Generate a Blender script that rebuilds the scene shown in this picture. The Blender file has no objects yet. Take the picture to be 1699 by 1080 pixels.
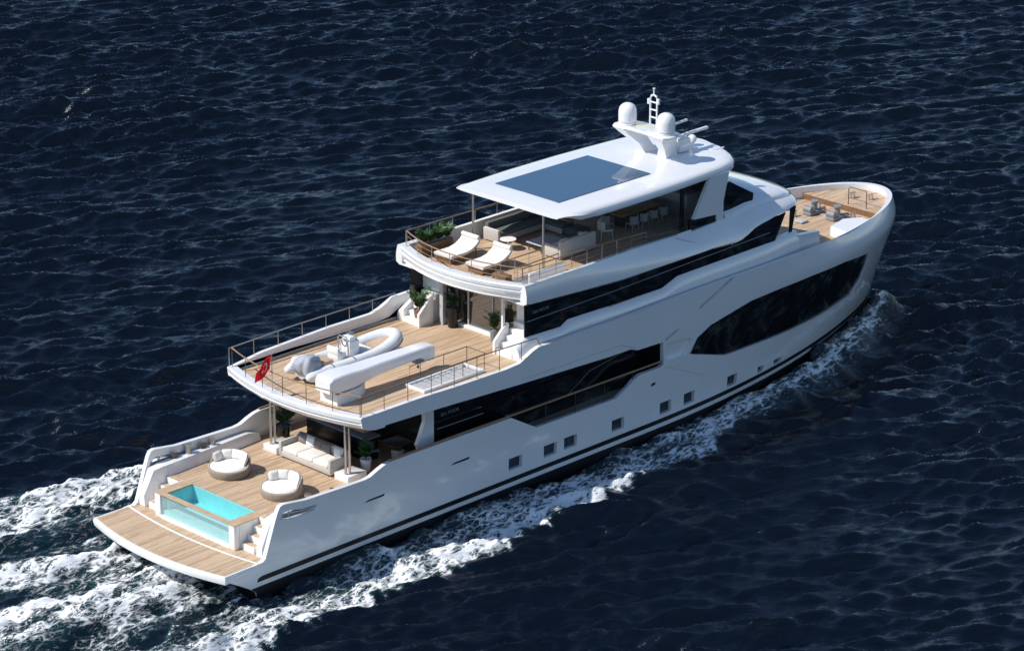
import bpy, bmesh, math, random
import numpy as np
from mathutils import Vector, Matrix
from mathutils.geometry import delaunay_2d_cdt

random.seed(11)
rng = np.random.default_rng(5)
SC = bpy.context.scene
COL = SC.collection
PI = math.pi

# ------------------------------------------------------------------ camera
YAW, PITCH, ROLL = 0.7765, -0.352595, 0.00369
cam = bpy.data.cameras.new('camera')
cam.sensor_width = 36
cam.lens = 36 * 3.03220
cam.clip_start = 1
cam.clip_end = 20000
camo = bpy.data.objects.new('camera', cam)
COL.objects.link(camo)
d = Vector((math.cos(PITCH) * math.cos(YAW), math.cos(PITCH) * math.sin(YAW), math.sin(PITCH)))
r0 = d.cross(Vector((0, 0, 1))).normalized()
u0 = r0.cross(d)
r = math.cos(ROLL) * r0 + math.sin(ROLL) * u0
u = -math.sin(ROLL) * r0 + math.cos(ROLL) * u0
m = Matrix((r, u, -d)).transposed().to_4x4()
m.translation = Vector((-70.3685, -88.8659, 51.6102))
camo.matrix_world = m
SC.camera = camo

# ------------------------------------------------------------------ sky and sun
SUN_H = Vector((-0.857, 0.514, 0)).normalized()
SUN_EL = math.radians(47)
world = bpy.data.worlds.new("World")
SC.world = world
world.use_nodes = True
wn = world.node_tree
sky = wn.nodes.new('ShaderNodeTexSky')
sky.sky_type = 'NISHITA'
sky.sun_disc = False
sky.sun_elevation = SUN_EL
sky.sun_rotation = math.atan2(SUN_H.x, SUN_H.y)
sky.altitude = 0
sky.air_density = 1.0
sky.dust_density = 0.0
sky.ozone_density = 4.0
bg = wn.nodes['Background']
wn.links.new(sky.outputs[0], bg.inputs[0])
bg.inputs[1].default_value = 0.105
sl = bpy.data.lights.new('sun', 'SUN')
sl.energy = 4.2
sl.angle = math.radians(0.5)
sl.color = (1.0, 0.95, 0.88)
so = bpy.data.objects.new('sun', sl)
COL.objects.link(so)
sdir = SUN_H * math.cos(SUN_EL) + Vector((0, 0, math.sin(SUN_EL)))
so.rotation_euler = sdir.to_track_quat('Z', 'Y').to_euler()
so.location = sdir * 80
SC.view_settings.view_transform = 'Standard'
SC.view_settings.look = 'None'
SC.view_settings.gamma = 1
SC.view_settings.exposure = 0.30
SC.cycles.sample_clamp_direct = 1.6
SC.cycles.sample_clamp_indirect = 1.6
SC.cycles.max_bounces = 8
SC.cycles.transparent_max_bounces = 12
SC.cycles.caustics_reflective = False
SC.cycles.caustics_refractive = False

# ------------------------------------------------------------------ materials
def nodes(name):
    mt = bpy.data.materials.new(name)
    mt.use_nodes = True
    nt = mt.node_tree
    return mt, nt, nt.nodes['Principled BSDF']

def N(nt, typ, **kw):
    n = nt.nodes.new(typ)
    for k, v in kw.items():
        if k.startswith('i_'):
            n.inputs[k[2:].replace('_', ' ')].default_value = v
        else:
            setattr(n, k, v)
    return n

def mat(name, col, rough=0.5, metal=0.0, ior=1.45, vary=0.06, vscale=3.0, bump=0.0, bscale=40.0, coat=0.0, rvary=0.0):
    mt, nt, p = nodes(name)
    p.inputs['Roughness'].default_value = rough
    p.inputs['Metallic'].default_value = metal
    p.inputs['IOR'].default_value = ior
    p.inputs['Coat Weight'].default_value = coat
    p.inputs['Coat Roughness'].default_value = 0.08
    tc = N(nt, 'ShaderNodeTexCoord')
    ns = N(nt, 'ShaderNodeTexNoise', i_Scale=vscale, i_Detail=6.0, i_Roughness=0.6)
    nt.links.new(tc.outputs['Object'], ns.inputs['Vector'])
    mr = N(nt, 'ShaderNodeMapRange', i_From_Min=0.3, i_From_Max=0.7, i_To_Min=1 - vary, i_To_Max=1 + vary)
    nt.links.new(ns.outputs['Fac'], mr.inputs['Value'])
    mx = N(nt, 'ShaderNodeVectorMath', operation='SCALE')
    mx.inputs[0].default_value = col[:3]
    nt.links.new(mr.outputs[0], mx.inputs['Scale'])
    nt.links.new(mx.outputs[0], p.inputs['Base Color'])
    if rvary:
        m2 = N(nt, 'ShaderNodeMapRange', i_From_Min=0.3, i_From_Max=0.7, i_To_Min=max(0.02, rough - rvary), i_To_Max=rough + rvary)
        nt.links.new(ns.outputs['Fac'], m2.inputs['Value'])
        nt.links.new(m2.outputs[0], p.inputs['Roughness'])
    if bump:
        nb = N(nt, 'ShaderNodeTexNoise', i_Scale=bscale, i_Detail=3.0)
        nt.links.new(tc.outputs['Object'], nb.inputs['Vector'])
        bp = N(nt, 'ShaderNodeBump', i_Strength=bump, i_Distance=0.02)
        nt.links.new(nb.outputs['Fac'], bp.inputs['Height'])
        nt.links.new(bp.outputs[0], p.inputs['Normal'])
    return mt

def teak(name, along='X', tone=1.0, pw=0.085):
    mt, nt, p = nodes(name)
    tc = N(nt, 'ShaderNodeTexCoord')
    sp = N(nt, 'ShaderNodeSeparateXYZ')
    nt.links.new(tc.outputs['Object'], sp.inputs[0])
    across = sp.outputs['Y'] if along == 'X' else sp.outputs['X']
    lon = sp.outputs['X'] if along == 'X' else sp.outputs['Y']
    dv = N(nt, 'ShaderNodeMath', operation='DIVIDE'); dv.inputs[1].default_value = pw
    nt.links.new(across, dv.inputs[0])
    fl = N(nt, 'ShaderNodeMath', operation='FLOOR'); nt.links.new(dv.outputs[0], fl.inputs[0])
    fr = N(nt, 'ShaderNodeMath', operation='FRACT'); nt.links.new(dv.outputs[0], fr.inputs[0])
    # plank butt joints: shifted per plank
    w1 = N(nt, 'ShaderNodeTexWhiteNoise', noise_dimensions='1D'); nt.links.new(fl.outputs[0], w1.inputs['W'])
    ln = N(nt, 'ShaderNodeMath', operation='MULTIPLY_ADD'); ln.inputs[1].default_value = 0.42
    nt.links.new(lon, ln.inputs[0]); nt.links.new(w1.outputs['Value'], ln.inputs[2])
    fl2 = N(nt, 'ShaderNodeMath', operation='FLOOR'); nt.links.new(ln.outputs[0], fl2.inputs[0])
    cb = N(nt, 'ShaderNodeCombineXYZ'); nt.links.new(fl.outputs[0], cb.inputs[0]); nt.links.new(fl2.outputs[0], cb.inputs[1])
    wn2 = N(nt, 'ShaderNodeTexWhiteNoise', noise_dimensions='2D'); nt.links.new(cb.outputs[0], wn2.inputs['Vector'])
    # grain
    mp = N(nt, 'ShaderNodeMapping')
    mp.inputs['Scale'].default_value = (1.2, 16, 16) if along == 'X' else (16, 1.2, 16)
    nt.links.new(tc.outputs['Object'], mp.inputs[0])
    gr = N(nt, 'ShaderNodeTexNoise', i_Scale=1.5, i_Detail=5.0, i_Roughness=0.65); nt.links.new(mp.outputs[0], gr.inputs['Vector'])
    ad = N(nt, 'ShaderNodeMath', operation='MULTIPLY_ADD'); ad.inputs[1].default_value = 0.6
    nt.links.new(wn2.outputs['Value'], ad.inputs[0]); nt.links.new(gr.outputs['Fac'], ad.inputs[2])
    cr = N(nt, 'ShaderNodeValToRGB')
    a, b = cr.color_ramp.elements
    a.position = 0.3; a.color = (0.33 * tone, 0.215 * tone, 0.125 * tone, 1)
    b.position = 1.05; b.color = (0.60 * tone, 0.44 * tone, 0.295 * tone, 1)
    nt.links.new(ad.outputs[0], cr.inputs[0])
    st = N(nt, 'ShaderNodeMath', operation='LESS_THAN'); st.inputs[1].default_value = 0.10
    nt.links.new(fr.outputs[0], st.inputs[0])
    mx = N(nt, 'ShaderNodeMix', data_type='RGBA'); mx.inputs['B'].default_value = (0.10, 0.06, 0.035, 1)
    nt.links.new(st.outputs[0], mx.inputs['Factor']); nt.links.new(cr.outputs[0], mx.inputs['A'])
    nt.links.new(mx.outputs['Result'], p.inputs['Base Color'])
    p.inputs['Roughness'].default_value = 0.6
    return mt

def schlick(nt, f0):
    lw = N(nt, 'ShaderNodeLayerWeight'); lw.inputs['Blend'].default_value = 0.5
    pw = N(nt, 'ShaderNodeMath', operation='POWER'); pw.inputs[1].default_value = 5
    nt.links.new(lw.outputs['Facing'], pw.inputs[0])
    ma = N(nt, 'ShaderNodeMath', operation='MULTIPLY_ADD'); ma.inputs[1].default_value = 1 - f0; ma.inputs[2].default_value = f0
    nt.links.new(pw.outputs[0], ma.inputs[0])
    return ma

def clearglass(name, tint=(0.9, 0.95, 0.95), ior=1.45, rough=0.0, film=0.0):
    mt, nt, p = nodes(name)
    nt.nodes.remove(p)
    out = nt.nodes['Material Output']
    tr = N(nt, 'ShaderNodeBsdfTransparent'); tr.inputs[0].default_value = (*tint, 1)
    gl = N(nt, 'ShaderNodeBsdfGlossy'); gl.inputs['Roughness'].default_value = rough
    fr = schlick(nt, ((ior - 1) / (ior + 1)) ** 2)
    mx = N(nt, 'ShaderNodeMixShader')
    nt.links.new(fr.outputs[0], mx.inputs[0]); nt.links.new(tr.outputs[0], mx.inputs[1]); nt.links.new(gl.outputs[0], mx.inputs[2])
    if film:
        df = N(nt, 'ShaderNodeBsdfDiffuse'); df.inputs[0].default_value = (.72, .86, .86, 1)
        m2 = N(nt, 'ShaderNodeMixShader'); m2.inputs[0].default_value = film
        nt.links.new(mx.outputs[0], m2.inputs[1]); nt.links.new(df.outputs[0], m2.inputs[2]); mx = m2
    nt.links.new(mx.outputs[0], out.inputs[0])
    return mt

def weave(name, c0, c1):
    mt, nt, p = nodes(name)
    tc = N(nt, 'ShaderNodeTexCoord')
    wv = N(nt, 'ShaderNodeTexWave', wave_type='BANDS', bands_direction='Z', i_Scale=14.0, i_Distortion=3.0, i_Detail=2.0)
    nt.links.new(tc.outputs['Object'], wv.inputs['Vector'])
    ns = N(nt, 'ShaderNodeTexNoise', i_Scale=22.0, i_Detail=3.0); nt.links.new(tc.outputs['Object'], ns.inputs['Vector'])
    ml = N(nt, 'ShaderNodeMath', operation='MULTIPLY'); nt.links.new(wv.outputs['Fac'], ml.inputs[0]); nt.links.new(ns.outputs['Fac'], ml.inputs[1])
    cr = N(nt, 'ShaderNodeValToRGB'); cr.color_ramp.elements[0].color = (*c0, 1); cr.color_ramp.elements[1].color = (*c1, 1); cr.color_ramp.elements[1].position = 0.6
    nt.links.new(ml.outputs[0], cr.inputs[0]); nt.links.new(cr.outputs[0], p.inputs['Base Color'])
    bp = N(nt, 'ShaderNodeBump', i_Strength=0.6, i_Distance=0.02); nt.links.new(ml.outputs[0], bp.inputs['Height']); nt.links.new(bp.outputs[0], p.inputs['Normal'])
    p.inputs['Roughness'].default_value = 0.7
    return mt

WHITE = mat('white_gelcoat', (0.80, 0.80, 0.80), 0.22, vary=0.015, vscale=0.6, coat=1.0)
WHITEM = mat('white_matte', (0.78, 0.77, 0.75), 0.5, vary=0.03)
BLACK = mat('black_paint', (0.008, 0.009, 0.011), 0.3)
ANTIF = mat('antifouling', (0.006, 0.007, 0.010), 0.55)
GLASSD = mat('dark_glass', (0.006, 0.007, 0.009), 0.03, ior=1.5, vary=0.0)
GLASSM = mat('mirror_glass', (0.030, 0.027, 0.024), 0.03, ior=2.3, vary=0.0)
SKYL = mat('roof_glass', (0.042, 0.095, 0.17), 0.04, ior=1.7, vary=0.0)
GLASSP = mat('porthole_glass', (0.020, 0.032, 0.045), 0.04, ior=1.6, vary=0.0)
CHAIR = mat('grey_chair', (0.24, 0.245, 0.25), 0.6)
STEEL = mat('steel', (0.55, 0.52, 0.48), 0.28, metal=0.9)
DSTEEL = mat('bronze_steel', (0.16, 0.13, 0.10), 0.35, metal=0.6)
GREY = mat('grey_paint', (0.22, 0.23, 0.25), 0.45)
LGREY = mat('light_grey', (0.45, 0.45, 0.46), 0.5)
TEAK = teak('teak_deck')
TEAKR = mat('teak_rail', (0.30, 0.18, 0.09), 0.45, vary=0.2, vscale=2.0)
TEAKC = mat('teak_cap', (0.50, 0.36, 0.23), 0.5, vary=0.15, vscale=3.0)
FAB = mat('white_fabric', (0.76, 0.73, 0.68), 0.85, vary=0.05, vscale=6, bump=0.25, bscale=18)
FABT = mat('taupe_fabric', (0.20, 0.17, 0.155), 0.9, vary=0.12, vscale=8, bump=0.25, bscale=18)
FABG = mat('green_grey_fabric', (0.10, 0.115, 0.11), 0.9, vary=0.12, vscale=6, bump=0.25, bscale=18)
WICK = weave('wicker', (0.16, 0.13, 0.10), (0.50, 0.43, 0.35))
WICKL = weave('pale_rope', (0.40, 0.37, 0.33), (0.70, 0.67, 0.62))
WOOD = mat('dark_wood', (0.20, 0.11, 0.055), 0.5, vary=0.2, vscale=5)
LEAF = mat('leaf', (0.035, 0.085, 0.022), 0.45, vary=0.5, vscale=9)
LEAFD = mat('leaf_dark', (0.018, 0.05, 0.016), 0.45, vary=0.5, vscale=9)
SOIL = mat('soil', (0.03, 0.02, 0.014), 0.9)
TILE = mat('pool_tile', (0.44, 0.72, 0.72), 0.3, vary=0.06, vscale=2)
CLEAR = clearglass('clear_glass', (0.86, 0.9, 0.9))
POOLG = clearglass('pool_glass', (0.90, 0.98, 0.98), film=0.16)
RED = mat('flag_red', (0.78, 0.02, 0.03), 0.8, vary=0.08)
FLAGW = mat('flag_white', (0.8, 0.78, 0.78), 0.8)
TUBE = mat('inflatable_tube', (0.70, 0.72, 0.74), 0.42, vary=0.05)
TUBEG = mat('grey_cover', (0.36, 0.38, 0.42), 0.8, vary=0.15, vscale=5, bump=0.6, bscale=5)
LETTER = mat('lettering', (0.22, 0.23, 0.24), 0.5)
# ------------------------------------------------------------------ geometry helpers
def inpoly(P, poly):
    P = np.asarray(P, float); q = np.asarray(poly, float)
    x, y = P[:, 0], P[:, 1]
    ins = np.zeros(len(P), bool)
    j = len(q) - 1
    for i in range(len(q)):
        xi, yi = q[i]; xj, yj = q[j]
        c = ((yi > y) != (yj > y)) & (x < (xj - xi) * (y - yi) / ((yj - yi) or 1e-12) + xi)
        ins ^= c
        j = i
    return ins

class MB:
    def __init__(s):
        s.bm = bmesh.new()

    def face(s, vs):
        try:
            return s.bm.faces.new(vs)
        except ValueError:
            return None

    def box(s, c, sz, rz=0.0, ry=0.0, rx=0.0, bev=0.0, seg=2):
        M = Matrix.Translation(c) @ Matrix.Rotation(rz, 4, 'Z') @ Matrix.Rotation(ry, 4, 'Y') @ Matrix.Rotation(rx, 4, 'X') @ Matrix.Diagonal((*sz, 1))
        b = bmesh.new()
        bmesh.ops.create_cube(b, size=1, matrix=M)
        if bev:
            bmesh.ops.bevel(b, geom=list(b.edges), offset=min(bev, 0.49 * min(sz)), segments=seg, affect='EDGES', profile=0.5)
        s.join(b)
        return s

    def join(s, b):
        me = bpy.data.meshes.new('tmp')
        b.to_mesh(me); b.free()
        s.bm.from_mesh(me)
        bpy.data.meshes.remove(me)

    def bx(s, x0, x1, y0, y1, z0, z1, bev=0.0):
        return s.box(((x0 + x1) / 2, (y0 + y1) / 2, (z0 + z1) / 2), (abs(x1 - x0), abs(y1 - y0), abs(z1 - z0)), bev=bev)

    def ring(s, c, ax, rad, n):
        ax = Vector(ax).normalized()
        t = Vector((0, 0, 1)) if abs(ax.z) < 0.9 else Vector((1, 0, 0))
        a = ax.cross(t).normalized(); b = ax.cross(a)
        return [s.bm.verts.new(Vector(c) + rad * (math.cos(2 * PI * k / n) * a + math.sin(2 * PI * k / n) * b)) for k in range(n)]

    def skin(s, rings, cap=True, closed=True):
        for A, B in zip(rings[:-1], rings[1:]):
            n = len(A)
            for k in range(n if closed else n - 1):
                s.face([A[k], A[(k + 1) % n], B[(k + 1) % n], B[k]])
        if cap and closed:
            s.face(rings[0][::-1]); s.face(rings[-1])
        return s

    def cyl(s, p0, p1, ra, rb=None, n=10, cap=True):
        ax = Vector(p1) - Vector(p0)
        return s.skin([s.ring(p0, ax, ra, n), s.ring(p1, ax, ra if rb is None else rb, n)], cap)

    def tube(s, pts, rad, n=8, rads=None):
        pts = [Vector(p) for p in pts]
        rings = []
        for i, p in enumerate(pts):
            a = pts[max(i - 1, 0)]; b = pts[min(i + 1, len(pts) - 1)]
            rings.append(s.ring(p, b - a, rads[i] if rads else rad, n))
        return s.skin(rings)

    def lathe(s, prof, c=(0, 0, 0), n=24):
        rings = []
        for (ra, z) in prof:
            rings.append([s.bm.verts.new((c[0] + ra * math.cos(2 * PI * k / n), c[1] + ra * math.sin(2 * PI * k / n), c[2] + z)) for k in range(n)])
        return s.skin(rings)

    def prism(s, out, z0, z1):
        a = [s.bm.verts.new((x, y, z0)) for x, y in out]
        b = [s.bm.verts.new((x, y, z1)) for x, y in out]
        return s.skin([a, b])

    def prismY(s, out, y0, y1):
        a = [s.bm.verts.new((x, y0, z)) for x, z in out]
        b = [s.bm.verts.new((x, y1, z)) for x, z in out]
        return s.skin([a, b])

    def prismX(s, out, x0, x1):
        a = [s.bm.verts.new((x0, y, z)) for y, z in out]
        b = [s.bm.verts.new((x1, y, z)) for y, z in out]
        return s.skin([a, b])

    def loft(s, secs, cap=True, closed=True):
        return s.skin([[s.bm.verts.new(p) for p in sec] for sec in secs], cap, closed)

    def shell(s, out, holes, fn, step=0.5, stepz=None, sign=1):
        """sheet with thickness: outline in (s,z), fn(s,z,k) -> point of the outer (k=0) or inner (k=1) face"""
        stepz = stepz or step
        pts, edges = [], []
        def addloop(lp):
            i0 = len(pts)
            for i in range(len(lp)):
                a = np.array(lp[i], float); b = np.array(lp[(i + 1) % len(lp)], float)
                n = max(1, int(np.ceil(max(abs(b[0] - a[0]) / step, abs(b[1] - a[1]) / stepz))))
                for k in range(n):
                    pts.append(tuple(a + (b - a) * k / n))
            n = len(pts) - i0
            for k in range(n):
                edges.append((i0 + k, i0 + (k + 1) % n))
        addloop(out)
        for h in holes: addloop(h)
        o = np.array(out)
        gx = np.arange(o[:, 0].min() + step / 2, o[:, 0].max(), step)
        gz = np.arange(o[:, 1].min() + stepz / 2, o[:, 1].max(), stepz)
        G = np.stack(np.meshgrid(gx, gz), -1).reshape(-1, 2)
        ok = inpoly(G, out)
        for h in holes: ok &= ~inpoly(G, h)
        B = np.array(pts)
        G = G[ok]
        if len(G):
            dd = np.min(np.hypot((G[:, None, 0] - B[None, :, 0]) / step, (G[:, None, 1] - B[None, :, 1]) / stepz), axis=1)
            G = G[dd > 0.4]
        allp = pts + [tuple(g) for g in G]
        V, E, F, _, _, _ = delaunay_2d_cdt([Vector(p) for p in allp], edges, [], 0, 1e-6)
        C = np.array([[sum(V[i][0] for i in f) / 3, sum(V[i][1] for i in f) / 3] for f in F])
        keep = inpoly(C, out)
        for h in holes: keep &= ~inpoly(C, h)
        F = [f for f, k in zip(F, keep) if k]
        def mk(k):
            L = []
            for v in V:
                p = fn(v[0], v[1], k)
                L.append(s.bm.verts.new((p[0], p[1] * sign, p[2])))
            return L
        A, Bv = mk(0), mk(1)
        cnt = {}
        for f in F:
            s.face([A[i] for i in f]); s.face([Bv[i] for i in f][::-1])
            for i in range(3):
                e = (f[i], f[(i + 1) % 3])
                cnt.setdefault(tuple(sorted(e)), []).append(e)
        for e in cnt.values():
            if len(e) == 1:
                a, b = e[0]
                s.face([A[b], A[a], Bv[a], Bv[b]])
        used = [v for v in s.bm.verts if not v.link_faces]
        bmesh.ops.delete(s.bm, geom=used, context='VERTS')
        return s

    def obj(s, name, m, parent=None, angle=32, recalc=True, loc=None):
        if recalc:
            bmesh.ops.recalc_face_normals(s.bm, faces=s.bm.faces)
        ca = math.radians(angle)
        for f in s.bm.faces: f.smooth = True
        for e in s.bm.edges:
            if len(e.link_faces) == 2 and e.calc_face_angle(0) > ca: e.smooth = False
        me = bpy.data.meshes.new(name)
        s.bm.to_mesh(me); s.bm.free()
        me.materials.append(m)
        o = bpy.data.objects.new(name, me)
        COL.objects.link(o)
        if parent: o.parent = parent
        if loc: o.location = loc
        return o

def thing(name, label, cat, loc=(0, 0, 0), rz=0.0, group=None):
    o = bpy.data.objects.new(name, None)
    o.empty_display_size = 0.2
    COL.objects.link(o)
    o.location = loc; o.rotation_euler = (0, 0, rz)
    o['label'] = label; o['category'] = cat
    if group: o['group'] = group
    return o

def tag(o, label, cat, group=None):
    o['label'] = label; o['category'] = cat
    if group: o['group'] = group
    return o

def dup(root, loc, rz, label, group=None):
    def cp(o, par):
        c = o.copy(); COL.objects.link(c)
        if par: c.parent = par
        for ch in o.children: cp(ch, c)
        return c
    c = cp(root, None)
    c.location = loc; c.rotation_euler = (0, 0, rz)
    c['label'] = label
    if group: c['group'] = group
    return c

def ss(a, b, x):
    t = min(max((x - a) / (b - a), 0), 1)
    return t * t * (3 - 2 * t)

def interp(x, tab):
    return float(np.interp(x, [t[0] for t in tab], [t[1] for t in tab]))
# ------------------------------------------------------------------ the sea
SEA = -0.6
def axis(lo, hi, step, far):
    core = np.arange(lo, hi + step / 2, step)
    ext = step * 1.055 ** np.arange(1, 200)
    ext = np.cumsum(ext); ext = ext[ext < far]
    return np.concatenate([(lo - ext)[::-1], core, hi + ext])

OUT_S = [(-40, 8.6), (-14, 8.0), (0, 7.6), (2.4, 7.5), (5.8, 7.1), (9.6, 7.2), (14, 7.0), (17, 7.0), (20, 6.8), (23.7, 6.7), (26.6, 6.1), (28.7, 5.4), (30.4, 4.9), (33.2, 4.6), (34.9, 4.3), (38.4, 3.6), (40.5, 3.0), (42.3, 2.4), (45.2, 1.1), (46.4, 0.5), (47.0, 0.0)]

def make_sea():
    X = axis(-14, 104, 0.13, 6000); Y = axis(-32, 86, 0.13, 6000)
    gx, gy = np.meshgrid(X, Y, indexing='ij')
    gx = gx.astype(np.float32); gy = gy.astype(np.float32)
    z = np.zeros_like(gx); ox = np.zeros_like(gx); oy = np.zeros_like(gx)
    r2 = np.random.default_rng(21)
    nw = 260
    sp_x = np.gradient(X)[:, None]; sp_y = np.gradient(Y)[None, :]
    spac = np.maximum(sp_x, sp_y).astype(np.float32)
    lam = np.exp(r2.uniform(np.log(0.38), np.log(9.0), nw))
    main = math.radians(62)
    for L in lam:
        th = main + r2.normal(0, 0.26 if L > 1.2 else 0.34)
        k = 2 * PI / L
        a = 0.0140 * L ** 0.9 * (1.0 if L < 1.5 else (1.5 / L) ** 0.95) * r2.uniform(0.5, 1.3)
        ph = k * (math.cos(th) * gx + math.sin(th) * gy) + r2.uniform(0, 2 * PI)
        a = a * np.clip((L / spac - 2.0) / 1.5, 0, 1)
        sn, cs = np.sin(ph), np.cos(ph)
        z += a * cs
        q = 0.12 * a
        ox -= q * math.cos(th) * sn; oy -= q * math.sin(th) * sn
    # slow patches of rougher and calmer water
    gust = np.zeros_like(gx)
    for _ in range(10):
        L = r2.uniform(18, 60); th = r2.uniform(0, 2 * PI)
        gust += np.cos(2 * PI / L * (math.cos(th) * gx + math.sin(th) * gy) + r2.uniform(0, 6.3))
    amp = 1 + 0.06 * gust
    fade = np.clip((450 - np.hypot(gx - 40, gy - 20)) / 250, 0, 1)
    z *= amp * fade; ox *= amp * fade; oy *= amp * fade
    # ---- wake
    x, y = gx, gy
    xo = np.interp(x, [t[0] for t in OUT_S], [t[1] for t in OUT_S])
    ay = np.abs(y)
    e = (ay - xo)                                  # distance outside the outer foam line
    side = np.where(y < 0, 1.0, 1.0)
    along = np.clip((48.0 - x) / 3.0, 0, 1)
    wob = 0.5 * np.sin(0.9 * x + 0.7) + 0.35 * np.sin(2.3 * x + 1.9) + 0.25 * np.sin(4.1 * x)
    wob *= np.clip((44 - x) / 20, 0.12, 1.0)
    wob = wob + np.clip((44 - x) / 20, 0, 1) * (0.28 * np.sin(7.3 * x + 2.1 * ay) + 0.2 * np.sin(11.9 * x - 3.7 * ay))
    ew = e + 0.45 * wob
    crest = np.exp(-((e + 0.25) / 0.8) ** 2)
    hb = np.interp(x, [-40, -5, 10, 20, 30, 38, 43, 46.5, 47.5], [0.03, .06, .09, .13, .2, .38, .55, .35, 0])
    hull = np.clip((47.5 - x) / 1.0, 0, 1)
    dz = hb * crest * hull
    # water thrown up along the bow
    bowin = np.exp(-((e + 0.8) / 1.1) ** 2) * np.interp(x, [26, 34, 42, 46, 47.5], [0, .04, .3, .38, 0])
    dz += bowin
    # hollow outside the bow crest, and the second smaller ridge
    dz -= 0.38 * np.exp(-((e - 1.5) / 0.9) ** 2) * np.interp(x, [20, 30, 40, 46, 48], [0, .6, 1, .7, 0])
    for (xa, ya, xb, yb, h, w) in ((42.0, 6.2, 33.5, 6.6, .34, .8), (38.0, 8.2, 28.0, 9.6, .26, 1.0), (34, 11, 22, 13.5, .2, 1.2)):
        t = np.clip((x - xb) / (xa - xb), -0.6, 1.4)
        yc = yb + (ya - yb) * t
        env = np.exp(-((t - .5) / .55) ** 2)
        dz += h * env * np.exp(-((ay - yc) / w) ** 2) - 0.6 * h * env * np.exp(-((ay - yc + 1.6 * w) / w) ** 2)
    foam = np.zeros_like(x)
    # outer foam band
    inner_w = np.interp(x, [-40, 0, 12, 20, 26, 32, 40, 47], [3.9, 3.9, 3.2, 2.7, 2.0, 1.1, .7, .3])
    band = np.clip((0.25 - ew) / 0.35, 0, 1) * np.clip((ew + inner_w) / (0.7 * inner_w), 0, 1)
    bstr = np.interp(x, [-40, -4, 2, 10, 20, 24, 30, 38, 43, 46, 47], [.5, .66, .70, .76, .76, .66, .62, .58, .55, .45, 0])
    foam = np.maximum(foam, band * bstr)
    rim = np.exp(-((ew - 0.02) / 0.22) ** 2) * np.interp(x, [0, 20, 30, 40, 46, 47], [.56, .62, .62, .66, .66, 0])
    foam = np.maximum(foam, rim)
    # inner foam beside the hull
    hb2 = np.interp(x, [-20, 0, 24, 28, 32, 36, 40, 44, 46], [4, 4.05, 4.05, 4.0, 3.75, 3.2, 2.3, 1.2, .3])
    g = ay - hb2
    inn = np.clip(1 - np.abs(g - 0.8) / 1.2, 0, 1) * np.interp(x, [0, 6, 12, 16, 22, 30, 36, 42, 45.5], [0, .12, .36, .6, .62, .64, .56, .4, 0])
    foam = np.maximum(foam, inn * (x > 0))
    # port side breaks further out astern
    pc = np.interp(x, [-14, -2, 2.5, 5, 7, 12, 20], [10.6, 9.6, 9.2, 8.9, 8.4, 7.6, 6.8])
    pw = np.interp(x, [-14, 0, 6, 12], [2.1, 1.7, 1.1, .9])
    port = np.clip(1.25 - ((y - pc) / pw) ** 2, 0, 1) * (x < 22)
    foam = np.maximum(foam, port * 0.72)
    foam = np.where((y > 0) & (x < 6) & (y < 12) & (np.abs(y - pc) > pw * 1.4) & (y > 5.2), foam * 0.25, foam)
    # propeller wash behind the transom
    def streak(xa, ya, xb, yb, w0, w1, st, hgt):
        nonlocal foam, dz
        L2 = (xb - xa) ** 2 + (yb - ya) ** 2
        t = ((x - xa) * (xb - xa) + (y - ya) * (yb - ya)) / L2
        px = xa + t * (xb - xa); py = ya + t * (yb - ya)
        dist = np.hypot(x - px, y - py) * np.sign((y - py)) + 0.16 * np.sin(1.7 * x + 3 * ya) + .1 * np.sin(4.3 * x + ya)
        w = np.interp(t, [0, 1], [w0, w1])
        env = np.clip((t + 0.05) / .08, 0, 1) * np.clip((1.6 - t) / .6, 0, 1)
        f = np.exp(-(dist / w) ** 2) * env
        foam = np.maximum(foam, st * f)
        dz += hgt * f
    streak(1.4, 2.85, -6.5, 3.35, .28, .45, .95, .28)
    streak(-1.6, 3.9, -7.0, 4.6, .5, .8, .72, .1)
    streak(1.2, 0.25, -7.5, 1.25, .45, .75, .9, .22)
    streak(1.0, -0.4, -6.0, -0.5, .6, .9, .78, .2)
    streak(0.6, -1.5, -8.5, -1.0, .5, 1.0, .82, .24)
    streak(1.6, -3.6, -7.0, -4.8, .07, .14, .85, .08)
    streak(1.5, 1.4, -3.0, 1.9, .5, .6, .5, .05)
    streak(2.2, -2.6, -4.0, -2.9, .5, .7, .62, .12)
    streak(2.2, 2.0, -1.0, 2.3, .5, .6, .6, .12)
    streak(2.2, -1.0, -1.0, -1.2, .7, .7, .6, .12)
    blob = np.exp(-(((x - 0.8) / 0.8) ** 2 + ((y - 0.3) / 0.9) ** 2))
    foam = np.maximum(foam, blob); dz += 0.3 * blob
    # keep the water from rising inside the hull
    ins = (x > 2.3) & (x < 45) & (g < -0.15)
    dz = np.where(ins, -0.35 - 0.15, dz)
    z = np.where(ins, z * 0.2, z)
    near = np.exp(-(np.maximum(ay - 8, 0) / 6) ** 2) * (x < 48)
    foamy = np.clip(foam, 0, 1)
    # choppy relief in the broken water
    r3 = np.random.default_rng(4)
    ch = np.zeros_like(x)
    for _ in range(46):
        L = r3.uniform(0.45, 1.7); th = r3.uniform(0, 2 * PI)
        ch += (0.010 * L) * np.sin(2 * PI / L * (math.cos(th) * x + math.sin(th) * y) + r3.uniform(0, 6.3))
    z = z + dz + ch * np.clip(foamy * 1.6, 0, 1)
    nx, ny = gx.shape
    V = np.stack([gx + ox, gy + oy, z], -1).reshape(-1, 3).astype(np.float32)
    i = np.arange(nx * ny).reshape(nx, ny)
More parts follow.
